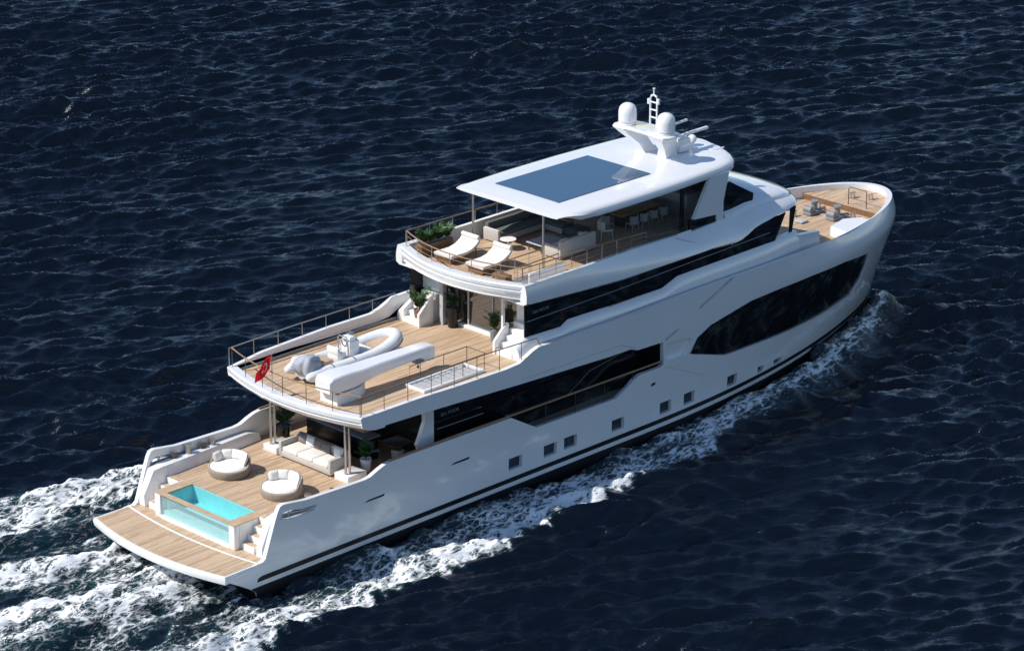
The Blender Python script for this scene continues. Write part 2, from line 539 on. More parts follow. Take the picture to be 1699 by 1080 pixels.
    F = np.stack([i[:-1, :-1], i[1:, :-1], i[1:, 1:], i[:-1, 1:]], -1).reshape(-1, 4)
    me = bpy.data.meshes.new('sea')
    me.vertices.add(len(V)); me.vertices.foreach_set('co', V.ravel())
    me.loops.add(F.size); me.loops.foreach_set('vertex_index', F.ravel().astype(np.int32))
    me.polygons.add(len(F)); me.polygons.foreach_set('loop_start', np.arange(0, F.size, 4, dtype=np.int32))
    me.polygons.foreach_set('use_smooth', np.ones(len(F), bool))
    me.update()
    at = me.attributes.new('foam', 'FLOAT', 'POINT')
    at.data.foreach_set('value', foamy.ravel().astype(np.float32))
    o = bpy.data.objects.new('sea', me)
    o.location = (0, 0, SEA)
    o['kind'] = 'structure'
    COL.objects.link(o)
    # ---- material
    mt, nt, p = nodes('sea_water')
    L = nt.links.new
    tc = N(nt, 'ShaderNodeTexCoord')
    fa = N(nt, 'ShaderNodeAttribute', attribute_name='foam')
    mp = N(nt, 'ShaderNodeMapping'); mp.inputs['Scale'].default_value = (0.36, 1.0, 1.0); L(tc.outputs['Object'], mp.inputs[0])
    n1 = N(nt, 'ShaderNodeTexNoise', i_Scale=2.7, i_Detail=10.0, i_Roughness=0.74, i_Distortion=1.3); L(mp.outputs[0], n1.inputs['Vector'])
    n2 = N(nt, 'ShaderNodeTexNoise', i_Scale=2.0, i_Detail=4.0); L(mp.outputs[0], n2.inputs['Vector'])
    dis = N(nt, 'ShaderNodeVectorMath', operation='MULTIPLY_ADD'); dis.inputs[1].default_value = (0.55, 0.55, 0)
    L(n2.outputs['Color'], dis.inputs[0]); L(mp.outputs[0], dis.inputs[2])
    vo = N(nt, 'ShaderNodeTexVoronoi', feature='DISTANCE_TO_EDGE', i_Scale=3.0); L(dis.outputs[0], vo.inputs['Vector'])
    vo2 = N(nt, 'ShaderNodeTexVoronoi', feature='DISTANCE_TO_EDGE', i_Scale=7.5); L(dis.outputs[0], vo2.inputs['Vector'])
    vm = N(nt, 'ShaderNodeMath', operation='MINIMUM')
    v2s = N(nt, 'ShaderNodeMath', operation='MULTIPLY'); v2s.inputs[1].default_value = 1.9; L(vo2.outputs[0], v2s.inputs[0])
    L(vo.outputs[0], vm.inputs[0]); L(v2s.outputs[0], vm.inputs[1])
    lace = N(nt, 'ShaderNodeMapRange', i_From_Min=0.0, i_From_Max=0.24, i_To_Min=0.5, i_To_Max=-0.4); L(vm.outputs[0], lace.inputs['Value'])
    a1 = N(nt, 'ShaderNodeMath', operation='MULTIPLY_ADD'); a1.inputs[1].default_value = 2.6; a1.inputs[2].default_value = -1.30; L(n1.outputs['Fac'], a1.inputs[0])
    a2 = N(nt, 'ShaderNodeMath', operation='MULTIPLY_ADD'); a2.inputs[1].default_value = 0.70; L(lace.outputs[0], a2.inputs[0]); L(a1.outputs[0], a2.inputs[2])
    fbo = N(nt, 'ShaderNodeMath', operation='MULTIPLY'); fbo.inputs[1].default_value = 1.0
    n5 = N(nt, 'ShaderNodeTexNoise', i_Scale=0.55, i_Detail=3.0, i_Distortion=0.6); L(mp.outputs[0], n5.inputs['Vector'])
    m5 = N(nt, 'ShaderNodeMapRange', i_From_Min=0.3, i_From_Max=0.62, i_To_Min=0.76, i_To_Max=1.32); L(n5.outputs['Fac'], m5.inputs['Value'])
    L(m5.outputs[0], fbo.inputs[1])
    a3 = N(nt, 'ShaderNodeMath', operation='ADD'); L(a2.outputs[0], a3.inputs[0]); L(fbo.outputs[0], a3.inputs[1]); L(fa.outputs['Fac'], fbo.inputs[0])
    sm = N(nt, 'ShaderNodeMapRange', interpolation_type='SMOOTHSTEP', i_From_Min=0.40, i_From_Max=0.95); L(a3.outputs[0], sm.inputs['Value'])
    gt = N(nt, 'ShaderNodeMapRange', i_From_Min=0.03, i_From_Max=0.22); L(fa.outputs['Fac'], gt.inputs['Value'])
    fm = N(nt, 'ShaderNodeMath', operation='MULTIPLY'); L(sm.outputs[0], fm.inputs[0]); L(gt.outputs[0], fm.inputs[1])
    deep = N(nt, 'ShaderNodeMix', data_type='RGBA'); deep.inputs['A'].default_value = (0.0004, 0.0024, 0.0068, 1); deep.inputs['B'].default_value = (0.010, 0.066, 0.076, 1)
    L(fa.outputs['Fac'], deep.inputs['Factor'])
    cm = N(nt, 'ShaderNodeMix', data_type='RGBA'); cm.inputs['B'].default_value = (0.80, 0.82, 0.83, 1)
    L(fm.outputs[0], cm.inputs['Factor']); L(deep.outputs['Result'], cm.inputs['A']); L(cm.outputs['Result'], p.inputs['Base Color'])
    rm = N(nt, 'ShaderNodeMapRange', i_To_Min=0.17, i_To_Max=0.75); L(fm.outputs[0], rm.inputs['Value']); L(rm.outputs[0], p.inputs['Roughness'])
    p.inputs['IOR'].default_value = 1.46
    # ripples finer than the mesh, drawn out along the crests
    rp = N(nt, 'ShaderNodeMapping'); rp.inputs['Rotation'].default_value = (0, 0, math.radians(-66 + 0)); rp.inputs['Scale'].default_value = (1.0, 0.22, 1.0)
    vr = N(nt, 'ShaderNodeVectorRotate', rotation_type='Z_AXIS'); vr.inputs['Angle'].default_value = math.radians(-62); L(tc.outputs['Object'], vr.inputs['Vector'])
    rp.inputs['Rotation'].default_value = (0, 0, 0); L(vr.outputs[0], rp.inputs[0])
    r1 = N(nt, 'ShaderNodeTexNoise', i_Scale=4.2, i_Detail=4.0, i_Roughness=0.66, i_Distortion=0.35); L(rp.outputs[0], r1.inputs['Vector'])
    b1 = N(nt, 'ShaderNodeBump', i_Strength=1.0, i_Distance=0.07); L(r1.outputs['Fac'], b1.inputs['Height'])
    b2 = N(nt, 'ShaderNodeBump', i_Strength=1.0, i_Distance=0.05); L(fm.outputs[0], b2.inputs['Height']); L(b1.outputs[0], b2.inputs['Normal'])
    L(b2.outputs[0], p.inputs['Normal'])
    me.materials.append(mt)
    return o

make_sea()
# ------------------------------------------------------------------ the yacht
YA = thing('motor_yacht', 'large white three deck motor yacht with teak decks steaming across dark sea', 'yacht', (0, 0, 0))
UD, SD, MD, PD = 5.15, 8.0, 1.88, 0.8       # upper, sun, main deck and platform levels

def xst(z): return 45.2 + 0.14 * min(max(z + .4, 0), 7)
def bh(s, z):
    """half breadth and station for hull coordinate s"""
    t = min(max((z + .4) / 5, 0), 1)
    X_ = xst(z)
    if s <= 34:
        x = s; th = 0.0; bt = 4.1
    else:
        th = (s - 34) / 13 * PI / 2
        x = 34 + (X_ - 34) * math.sin(th) ** (2 / 2.1); bt = 4.1 * math.cos(th)
    u2 = min(max((x - 24) / (X_ - 24), 0), 1)
    bw = 4.05 * (1 - u2 ** 2.2)
    if z < -.4: bw *= 1 - 0.10 * (-.4 - z)
    return x, (1 - t) * bw + t * bt, th
def to_s(x, z):
    if x <= 34: return x
    u = min((x - 34) / (xst(z) - 34), 1)
    return 34 + 13 * math.asin(u ** 1.05) / (PI / 2)
def hullfn(off0, off1):
    def fn(s, z, k):
        x, y, th = bh(s, z)
        o = off0 if k == 0 else off1
        if k == 0 and off1 > .1: o += 0.5 * max(0, z - 5.0) * ss(33, 39, s)
        if k == 1 and off1 > .1: o = off1 + 0.40 * ss(36, 44, s) * ss(4.2, 5.4, z)
        x -= o * math.sin(th); y = max(y - o * math.cos(th), 0.0 if s > 46.9 else 0.002)
        return (x, -y, z)
    return fn
def S_(pts): return [(to_s(x, z), z) for x, z in pts]
SEND = 47.0
top = [(47.0, 5.62), (45.0, 5.62), (43.0, 5.62), (41, 5.62), (39, 5.63), (36, 5.68), (34, 5.72), (28, 5.73), (22, 5.66), (18.94, 5.68), (17.55, 5.72), (17.2, 5.62), (16.4, 5.28), (15.6, 5.23), (12.8, 5.27), (10.86, 5.34), (7.39, 5.36)]
band = [(7.38, 5.15), (7.42, 4.95), (7.6, 4.82), (8.1, 4.73), (9.21, 4.69), (11.24, 4.61), (16.27, 4.35), (21.86, 4.1), (23.3, 4.08), (23.75, 3.92), (25.42, 3.86), (25.49, 2.78)]
bul = [(25.27, 2.70), (23.98, 2.72), (23.5, 2.55), (23.12, 2.32), (22.42, 2.02), (17.46, 2.09), (15.93, 2.96), (10.33, 3.03), (8.95, 3.03), (8.62, 2.98), (8.3, 2.88), (7.85, 2.70), (7.5, 2.66), (6.68, 2.68), (4.35, 2.76), (3.19, 2.93), (3.0, 2.88), (2.88, 2.70), (2.74, 2.36), (2.2, 0.9), (2.05, .802), (1.6, .79), (1.4, .5), (.35, .455), (.8, .2), (1.3, -.1), (1.7, -.4), (1.9, -1.0)]
HULL = top + band + bul + [(20, -1.0), (34, -1.0), (47, -1.0)]
bigwin = S_([(27.24, 2.79), (27.7, 3.44), (28.6, 3.82), (31.38, 4.27), (33.5, 4.34), (35.76, 4.37), (38.5, 4.3), (41.15, 3.98), (41.38, 3.2), (41.34, 2.36), (40.7, 1.86), (37.53, 1.76), (35.17, 1.80), (31.3, 1.96), (29.85, 2.02)])
recess = [(25.62, 2.92), (25.62, 3.74), (27.2, 3.62), (27.42, 3.42), (26.98, 2.84)]
slotw = [(2.98, 2.36), (3.16, 2.58), (3.5, 2.58), (4.2, 2.44), (4.95, 2.40), (4.75, 2.2), (4.25, 2.2), (3.4, 2.24)]
ports = [(15.79, 16.6, .58, 1.12), (17.92, 18.73, .55, 1.09), (19.17, 19.98, .55, 1.09), (22.18, 22.98, .5, 1.04), (25.32, 26.1, .42, .98), (26.95, 27.7, .4, .95), (30.1, 30.85, .36, .88), (32.5, 33.0, .32, .62), (33.85, 34.35, .3, .56)]
pholes = [[(a, c), (b, c), (b, d_), (a, d_)] for a, b, c, d_ in ports]
def grow(poly, g):
    c = np.mean(np.array(poly), 0)
    out = []
    n = len(poly); P = [np.array(q, float) for q in poly]
    area = sum(P[i][0] * P[(i + 1) % n][1] - P[(i + 1) % n][0] * P[i][1] for i in range(n))
    sg = 1 if area > 0 else -1
    for i in range(n):
        a, b, c_ = P[i - 1], P[i], P[(i + 1) % n]
        n1 = np.array([(b - a)[1], -(b - a)[0]]); n1 /= np.linalg.norm(n1)
        n2 = np.array([(c_ - b)[1], -(c_ - b)[0]]); n2 /= np.linalg.norm(n2)
        nn = n1 + n2; nn /= max(np.linalg.norm(nn), .3)
        out.append(tuple(b + sg * g * nn))
    return out

hull = MB()
for sg in (1, -1):
    hull.shell(HULL, [bigwin, recess, slotw] + pholes, hullfn(0, .2), 0.5, 0.3, sg)
bmesh.ops.remove_doubles(hull.bm, verts=hull.bm.verts, dist=0.0008)
hull_o = hull.obj('hull', WHITE, YA, 30)
MB().loft([[(1.9, -3.95, -1.0), (1.9, 3.95, -1.0), (2.6, 3.95, -1.0), (2.6, -3.95, -1.0)], [(1.3, -3.9, .45), (1.3, 3.9, .45), (2.6, 3.9, .45), (2.6, -3.9, .45)]]).obj('transom', ANTIF, YA)
for sg in (1, -1):
    w = MB().shell(grow(bigwin, .05), [], hullfn(.09, .19), 0.55, 0.45, sg).obj('hull_window', GLASSD, YA)
    MB().shell(grow(recess, .04), [], hullfn(.185, .215), 0.8, 0.6, sg).obj('recess_panel', WHITE, YA)
    for ph in pholes:
        MB().shell(grow(ph, .03), [], hullfn(.18, .21), 0.6, 0.6, sg).obj('porthole', GLASSP, YA)
    MB().shell([(1.75, .03), (47, .03), (47, .24), (2.0, .24), (1.8, .18)], [], hullfn(-.012, .0), .5, .4, sg).obj('waterline_stripe', BLACK, YA)
    MB().shell([(1.9, -1.0), (47, -1.0), (47, -.17), (1.42, -.17), (1.7, -.4)], [], hullfn(-.014, 0), .5, .4, sg).obj('bottom_paint', ANTIF, YA)
    MB().shell([(2.9, 2.12), (5.1, 2.12), (5.1, 2.42), (2.95, 2.42)], [], hullfn(.205, .225), .6, .5, sg).obj('hawse_dark_sheet', GREY, YA)  # grey sheet behind the slot, paints the shade of its inside
    for a, b, z in ((7.5, 8.6, 1.70), (12.36, 13.44, 1.89)):
        MB().shell([(a, z - .035), (b - .1, z - .045), (b, z - .03), (b, z + .045), (a + .2, z + .035)], [], hullfn(-.008, .002), .6, .5, sg).obj('hull_vent', BLACK, YA)
    MB().shell([(24.66, 1.98), (24.9, 1.98), (24.98, 2.08), (24.76, 2.09)], [], hullfn(-.02, .002), .6, .5, sg).obj('hawse_fitting', BLACK, YA)
    for seg in ([(25.62, 3.88), (26.5, 4.19)], [(27.83, 4.8), (30.1, 5.70)]):
        (xa, za), (xb, zb) = seg
        q = [(xa, za), (xb, zb), (xb - .2, zb + .05), (xa - .12, za + .07)]
        MB().shell(q, [], hullfn(-.006, .002), .4, .4, sg).obj('groove_shading', LGREY, YA)  # light grey strip, paints the soft shading along a groove
    for seg in ([(16.6, 4.52), (22.7, 4.42)], [(22.7, 4.42), (23.65, 4.02)], [(25.6, 2.64), (28.2, 1.52)]):
        (xa, za), (xb, zb) = seg
        MB().shell([(xa, za), (xb, zb), (xb, zb + .025), (xa, za + .025)], [], hullfn(-.003, .002), .6, .4, sg).obj('panel_seam', LGREY, YA)

# --- bathing platform
def arc(xc, k, y0, y1, n=24): return [(xc + k * (y0 + (y1 - y0) * i / n) ** 2, y0 + (y1 - y0) * i / n) for i in range(n + 1)]
def platform_outline(ins):
    pts = arc(-.54 + ins, .036, 4.12 - ins, -4.12 + ins)
    return pts + [(3.2, -4.05 + ins), (3.2, 4.05 - ins)]
p = MB()
lv = [(0.0, .9, .42), (0.0, .04, .46), (0.0, .0, .70), (0, .05, .785)]
p.loft([[(x, y, z) for x, y in platform_outline(i)] for _, i, z in lv])
plat = p.obj('bathing_platform', WHITE, YA, 40)
MB().prism(platform_outline(.14), .786, PD).obj('platform_teak', TEAK, plat)
ln = arc(1.42, .0225, 4.06, -4.06)
MB().prism(ln + [(x + .10, y) for x, y in ln[::-1]], PD, PD + .005).obj('platform_line', WHITEM, plat)

# --- main deck (in pieces round the pool)
def plate(name, outs, z1, th, m, parent=YA):
    b = MB()
    for o in outs: b.prism(o, z1 - th, z1)
    return b.obj(name, m, parent)
md = plate('main_deck', [[(3.55, -3.75), (12.4, -3.95), (25.6, -3.95), (25.6, 3.95), (12.4, 3.95), (3.55, 3.75)]], MD, .016, TEAK)
plate('deck_structure', [[(3.58, -3.74), (12.4, -3.94), (25.6, -3.94), (25.6, 3.94), (12.4, 3.94), (3.58, 3.74)]], MD - .017, .18, WHITEM, md)
# inner bulwark ledges of the stern wings
for sg in (1, -1):
    wl = MB()
    prof = lambda x: [(sg * interp(x, [(2.3, 3.45), (3.3, 3.2), (8.5, 3.5)]), .81 if x < 3.4 else MD), (sg * interp(x, [(2.3, 3.5), (3.3, 3.34), (8.5, 3.62)]), interp(x, [(2.3, 1.25), (2.75, 2.25), (3.2, 2.33), (8, 2.33), (8.6, 2.2)])), (sg * 3.80, interp(x, [(2.3, 1.25), (2.75, 2.25), (3.2, 2.36), (8, 2.36), (8.6, 2.2)])), (sg * 3.80, .81 if x < 3.4 else MD)]
    wl.loft([[(x, q[0], q[1]) for q in prof(x)] for x in (2.25, 2.75, 3.2, 3.39, 3.41, 5, 6.6, 8, 8.6)])
    bl = wl.obj('bulwark_ledge', WHITE, YA)
    for x in (4.1, 5.6):
        MB().box((x, sg * 3.72, 2.46), (.34, .14, .2), bev=.04).obj('fairlead', DSTEEL, bl)
    wn_ = MB(); wn_.cyl((4.8, sg * 3.7, 2.35), (4.8, sg * 3.7, 2.72), .13, .1, 14); wn_.cyl((4.8, sg * 3.7, 2.70), (4.8, sg * 3.7, 2.76), .15, n=14)
    MB().cyl((6.1, sg * 3.7, 2.35), (6.1, sg * 3.7, 2.62), .1, .1, 14).obj('mooring_bollard', STEEL, bl)
    wn_.obj('mooring_capstan', STEEL, bl)
    rl = MB(); rl.tube([(3.05, sg * 4.0, 2.32), (3.2, sg * 4.0, 2.5), (4.2, sg * 4.0, 2.34), (4.9, sg * 4.0, 2.3)], .022); rl.cyl((3.5, sg * 4.0, 2.24), (3.5, sg * 4.0, 2.6), .02); rl.cyl((4.2, sg * 4.0, 2.2), (4.2, sg * 4.0, 2.46), .02)
    rl.obj('wing_rail', STEEL, bl)
# stern steps either side of the pool
for sg in (1, -1):
    st = MB()
    for k in range(4):
        st.bx(2.30 + .32 * k, 3.56, sg * 2.50, sg * 3.25, PD + .27 * k + .002, PD + .27 * (k + 1))
    s_o = st.obj('stern_steps', WHITEM, YA)
    for k in range(4):
        MB().bx(2.34 + .32 * k, 2.60 + .32 * k, sg * 2.56, sg * 3.2, PD + .27 * (k + 1), PD + .27 * (k + 1) + .012).obj('tread', TEAKC, s_o)

# --- the pool
PO = MB()
PO.bx(1.98, 2.26, 2.12, 2.47, PD, 1.84, .03); PO.bx(1.98, 2.26, -2.47, -2.12, PD, 1.84, .03)
PO.bx(2.26, 3.57, 2.2, 2.47, PD, 1.84); PO.bx(2.26, 3.57, -2.47, -2.2, PD, 1.84)
PO.bx(1.98, 2.26, -2.12, 2.12, PD, .95)
pool = PO.obj('plunge_pool', WHITE, YA)
b = MB()
b.bx(2.115, 3.57, -2.2, 2.2, .86, 1.14); b.bx(3.57, 3.63, -2.2, 2.2, .86, 1.83); b.bx(2.262, 3.57, 1.95, 2.199, 1.141, 1.83); b.bx(2.262, 3.57, -2.199, -1.95, 1.141, 1.83)
b.obj('pool_basin', TILE, pool)
MB().bx(2.04, 2.1, -2.12, 2.12, .95, 1.76).obj('front_pane', POOLG, pool)
rim = MB()
rim.bx(1.96, 2.22, -2.49, 2.49, 1.841, MD); rim.bx(2.22, 3.55, 1.95, 2.49, 1.841, MD); rim.bx(2.22, 3.55, -2.49, -1.95, 1.841, MD)
rim.obj('pool_rim', TEAKC, pool)
w = MB(); w.bx(2.105, 3.566, -1.948, 1.948, 1.80, 1.815)
# water: surface with slight ripple
wm, nt, pp = nodes('pool_water')
pp.inputs['Base Color'].default_value = (0.5, .93, .95, 1)
nt.nodes.remove(pp)
tr_ = N(nt, 'ShaderNodeBsdfTransparent'); tr_.inputs[0].default_value = (.80, .985, .99, 1)
gl_ = N(nt, 'ShaderNodeBsdfGlossy'); gl_.inputs['Roughness'].default_value = .03
fr_ = schlick(nt, .02)
nz = N(nt, 'ShaderNodeTexNoise', i_Scale=5.0, i_Detail=2.0); bp_ = N(nt, 'ShaderNodeBump', i_Strength=.35, i_Distance=.05)
tc_ = N(nt, 'ShaderNodeTexCoord'); nt.links.new(tc_.outputs['Object'], nz.inputs['Vector'])
nt.links.new(nz.outputs['Fac'], bp_.inputs['Height']); nt.links.new(bp_.outputs[0], gl_.inputs['Normal'])
mx_ = N(nt, 'ShaderNodeMixShader'); nt.links.new(fr_.outputs[0], mx_.inputs[0]); nt.links.new(tr_.outputs[0], mx_.inputs[1]); nt.links.new(gl_.outputs[0], mx_.inputs[2])
nt.links.new(mx_.outputs[0], nt.nodes['Material Output'].inputs[0])
w.obj('pool_water', wm, pool)

# --- plinths, posts under the upper deck
for sg in (1, -1):
    pl = MB().bx(7.95, 9.0, sg * 1.78, sg * 2.62, MD, 2.2, .03).obj('post_plinth', WHITE, YA)
    b = MB()
    b.cyl((8.12, sg * 2.3, 2.2), (8.12, sg * 2.3, 4.62), .055, n=12); b.cyl((8.34, sg * 2.3, 2.2), (8.34, sg * 2.3, 4.62), .055, n=12)
    b.obj('deck_post', STEEL, pl)

# --- upper deck: plate, aft fascia, ceiling
def udx(y): return 6.62 + .045 * y * y
def udo(ins, yw): return [(udx(y) + ins, y) for y in np.linspace(yw, -yw, 25)] + [(18.3, -yw), (18.3, yw)]
ud = plate('upper_deck', [udo(.42, 3.93)], UD, .016, TEAK)
plate('upper_deck_slab', [udo(.45, 3.93)], UD - .017, .35, WHITEM, ud)
MB().prism([(7.7, 3.9), (7.45, 0), (7.7, -3.9), (25.6, -3.9), (25.6, 3.9)], 4.60, 4.72).obj('main_deck_ceiling', WOOD, YA)
def fascia(xf, prof, yw, name):
    ys = np.linspace(yw, -yw, 41)
    b = MB()
    secs = [[(xf(y) + dx, y * (1 if True else 1), z) for dx, z in prof] for y in ys]
    b.loft(secs)
    return b.obj(name, WHITE, YA, 28)
fascia(udx, [(.44, UD), (.42, 5.36), (.05, 5.37), (-.02, 5.33), (0.0, 5.17), (.10, 5.13), (.11, 5.08), (.02, 5.05), (.10, 4.92), (.32, 4.76), (.75, 4.66), (1.3, 4.63), (1.3, 4.9)], 4.09, 'upper_deck_fascia')

# --- sun deck: plate, aft fascia
def sdx(y): return 16.02 + .068 * y * y
def sdo(ins, yw): return [(sdx(y) + ins, y) for y in np.linspace(yw, -yw, 25)] + [(30.4, -3.1), (30.4, 3.1)]
sd = plate('sun_deck', [sdo(.45, 3.45)], SD, .016, TEAK)
plate('sun_deck_slab', [sdo(.5, 3.44)], SD - .017, .3, WHITEM, sd)
fascia(sdx, [(.50, SD), (.46, 8.46), (.06, 8.47), (-.02, 8.42), (0.0, 8.30), (.08, 8.26), (.09, 8.21), (.0, 8.19), (.04, 8.02), (.15, 7.90), (.16, 7.86), (.10, 7.84), (.28, 7.70), (.6, 7.62), (1.2, 7.60), (1.2, 7.8)], 3.86, 'sun_deck_fascia')
MB().prism([(17.0, 3.7), (16.9, 0), (17.0, -3.7), (34.5, -3.3), (34.5, 3.3)], 7.58, 7.66).obj('upper_deck_ceiling', WHITEM, YA)

# --- upper body: side bands of the sun deck running into the brow
ZL = [(16.9, 7.62), (17.2, 7.56), (20.2, 7.36), (23, 7.2), (29, 7.14), (30.6, 7.0), (31.0, 7.02), (31.6, 7.2), (32.1, 7.42), (33.5, 7.58), (35, 7.66), (37, 7.66)]
ZU = [(16.9, 8.5), (20, 8.46), (24, 8.36), (27, 8.2), (28, 8.12), (30.7, 8.2)]
def ybody(x, f):
    lo = interp(x, [(16, 3.93), (23, 3.9), (28, 3.8), (31, 3.7)])
    hi = interp(x, [(16, 3.86), (20, 3.8), (27, 3.3), (31, 3.15)])
    bul_ = math.sin(PI * min(max(f, 0), 1)) * .06
    return lo + (hi - lo) * f ** 1.3 + bul_ - .18 * max(0, .12 - f) / .12
b = MB()
bx_ = [16.93 + .0, 17.2, 18, 19, 20, 21, 22, 23, 24, 25, 26, 27, 28, 29, 30, 30.9]
for sg in (1, -1):
    secs = []
    for x in bx_:
        zl, zu = interp(x, ZL), interp(x, ZU)
        sec = [(x, -sg * ybody(x, f), zl + (zu - zl) * f) for f in (0, .05, .12, .25, .4, .55, .7, .85, .95, 1)]
        yt = ybody(x, 1)
        sec += [(x, -sg * (yt - .12), zu + .015), (x, -sg * (yt - .24), zu - .03), (x, -sg * (yt - .26), 7.7), (x, -sg * (ybody(x, 0) - .4), zl)]
        secs.append(sec)
    b.loft(secs)
b.obj('sun_deck_bulwark', WHITE, YA, 30)
# brow over the wheelhouse
ZT = [(30.5, 8.80), (32, 8.92), (33.5, 8.84), (35, 8.58), (36, 8.24), (36.6, 7.95), (36.95, 7.72)]
YB = [(30.5, 3.74), (31, 3.72), (33, 3.62), (34.5, 3.46), (35.5, 3.18), (36.2, 2.6), (36.6, 1.9), (36.95, .6)]
b = MB(); secs = []
for x in [30.5, 31, 31.5, 32, 32.5, 33, 33.5, 34, 34.5, 35, 35.4, 35.8, 36.1, 36.4, 36.6, 36.8, 36.95]:
    zl, zt, yb = interp(x, ZL), interp(x, ZT), interp(x, YB) / 3.72
    zs = zl + (zt - zl) * interp(x, [(30.5, .62), (33, .55), (36, .45), (37, .4)])
    half = [(ybody(min(x, 31), f) * yb, zl + (zs - zl) * f) for f in (0, .05, .12, .25, .4, .55, .7, .85, .95)]
    yt = ybody(31, 1) * yb
    for a in np.linspace(0, PI / 2, 14):
        half.append((yt * math.cos(a) ** .85, zs + (zt - zs) * math.sin(a) ** 1.0))
    sec = [(x, -y, z) for y, z in half] + [(x, y, z) for y, z in half[::-1][1:]]
    secs.append(sec)
b.loft(secs)
b.obj('brow', WHITE, YA, 40)

# --- house on the upper deck
MB().bx(18.35, 34.0, -3.25, 3.25, UD, 7.58).obj('house_core', WHITEM, YA)
for sg in (1, -1):
    b = MB(); secs = []
    HB = [(16.75, 5.72), (17.35, 6.05), (19.45, 5.98), (19.9, 6.2), (22.4, 6.12), (22.5, 6.08), (25.9, 6.1), (26.9, 6.42), (28.5, 6.44), (35.0, 6.5), (35.5, 6.45)]
    for x in [16.75, 17.0, 17.35, 18.2, 19, 19.45, 19.9, 21, 22.4, 22.5, 24, 25.2, 25.9, 26.4, 26.9, 28, 29, 30, 31, 32, 33, 34, 35, 35.4]:
        zt = interp(x, HB)
        zb = UD if x < 18.6 else 5.3
        k = interp(x, [(33, 0), (35.4, .22)])
        prof_ = [(3.70, zb), (3.72, zb + (zt - zb) * .3), (3.70, zb + (zt - zb) * .55), (3.62, zb + (zt - zb) * .8), (3.53, zb + (zt - zb) * .96), (3.48, zt), (3.3, zt), (3.3, zb)]
        secs.append([(x, -sg * (y - k), z) for y, z in prof_])
    b.loft(secs)
    b.obj('house_side', WHITE, YA, 28)
    gp = [(17.3, 6.06), (19.45, 5.99), (19.9, 6.21), (25.9, 6.11), (26.9, 6.43), (33.6, 6.48), (34.3, 7.66), (32.1, 7.5), (31.0, 7.1), (29, 7.2), (23, 7.26), (20.2, 7.42), (17.3, 7.66)]
    gl = MB().prismY([(x, z - .02) for x, z in gp], -sg * 3.5, -sg * 3.44).obj('house_window', GLASSD, YA)
    MB().tube([(17.4, -sg * 3.52, 6.72), (23, -sg * 3.52, 6.75), (28.5, -sg * 3.52, 6.86), (33.2, -sg * 3.52, 6.95)], .02).obj('window_bar', GREY, gl)
    MB().prismY([(34.9, 6.46), (35.05, 6.46), (35.3, 7.7), (34.95, 7.7)], -sg * 3.28, -sg * 3.2).obj('bridge_post', BLACK, YA)
    # bulwark locker running to the foredeck
    MB().prismY([(35.3, 5.1), (36.95, 5.1), (36.9, 6.12), (35.3, 6.3)], -sg * 3.18, -sg * 3.42).obj('foredeck_locker', WHITE, YA)
    # stair wall and steps at the aft end of the house
    MB().prismY([(16.65, UD), (17.5, UD), (17.5, 6.35), (17.3, 6.3), (16.65, 5.72)], -sg * 2.36, -sg * 2.24).obj('stair_wall', WHITE, YA)
    sp = MB()
    for k in range(5):
        sp.bx(16.72 + .27 * k, 18.35, -sg * 2.37, -sg * 3.3, UD + .24 * k + .001, UD + .24 * (k + 1))
    sp.obj('side_steps', WHITEM, YA)
    MB().bx(18.05, 18.34, -sg * 2.3, -sg * 3.48, 6.36, 7.58).obj('house_end_wall', WHITE, YA)
    # main deck side glazing and walkway
    gw = MB().bx(12.25, 25.5, -sg * 3.05, -sg * 3.12, MD, 4.6).obj('saloon_window', GLASSD, YA)
    MB().tube([(20.2, -sg * 3.14, 2.45), (21.7, -sg * 3.14, 3.25), (25.3, -sg * 3.14, 3.75)], .022).obj('window_bar', DSTEEL, gw)
    MB().tube([(12.5, -sg * 3.14, 3.17), (15.2, -sg * 3.14, 3.12)], .02).obj('window_bar', GREY, gw)
    MB().prismY([(11.75, 4.62), (12.25, 4.62), (12.25, 2.4), (11.5, 2.4), (11.3, 2.8), (11.45, 3.05), (11.75, 3.7)], -sg * 3.0, -sg * 3.2).obj('side_column', WHITE, YA)
    MB().bx(25.5, 25.62, -sg * 2.9, -sg * 3.92, MD, 4.2).obj('walkway_end', BLACK, YA)
# lettering on the dark glass, starboard
def text(body, size, loc, rot, name, parent):
    cu = bpy.data.curves.new(name, 'FONT'); cu.body = body; cu.size = size; cu.extrude = .004
    o = bpy.data.objects.new(name, cu); COL.objects.link(o)
    bpy.context.view_layer.update()
    me = bpy.data.meshes.new_from_object(o.evaluated_get(bpy.context.evaluated_depsgraph_get()))
    bpy.data.objects.remove(o)
    o = bpy.data.objects.new(name, me); COL.objects.link(o); me.materials.append(LETTER)
    o.location = loc; o.rotation_euler = rot; o.parent = parent
    return o
text('SEA MOOR', .22, (12.7, -3.135, 3.66), (PI / 2, 0, 0), 'lettering', YA)
text('SEA MOOR', .20, (17.75, -3.515, 6.98), (PI / 2, 0, 0), 'lettering', YA)

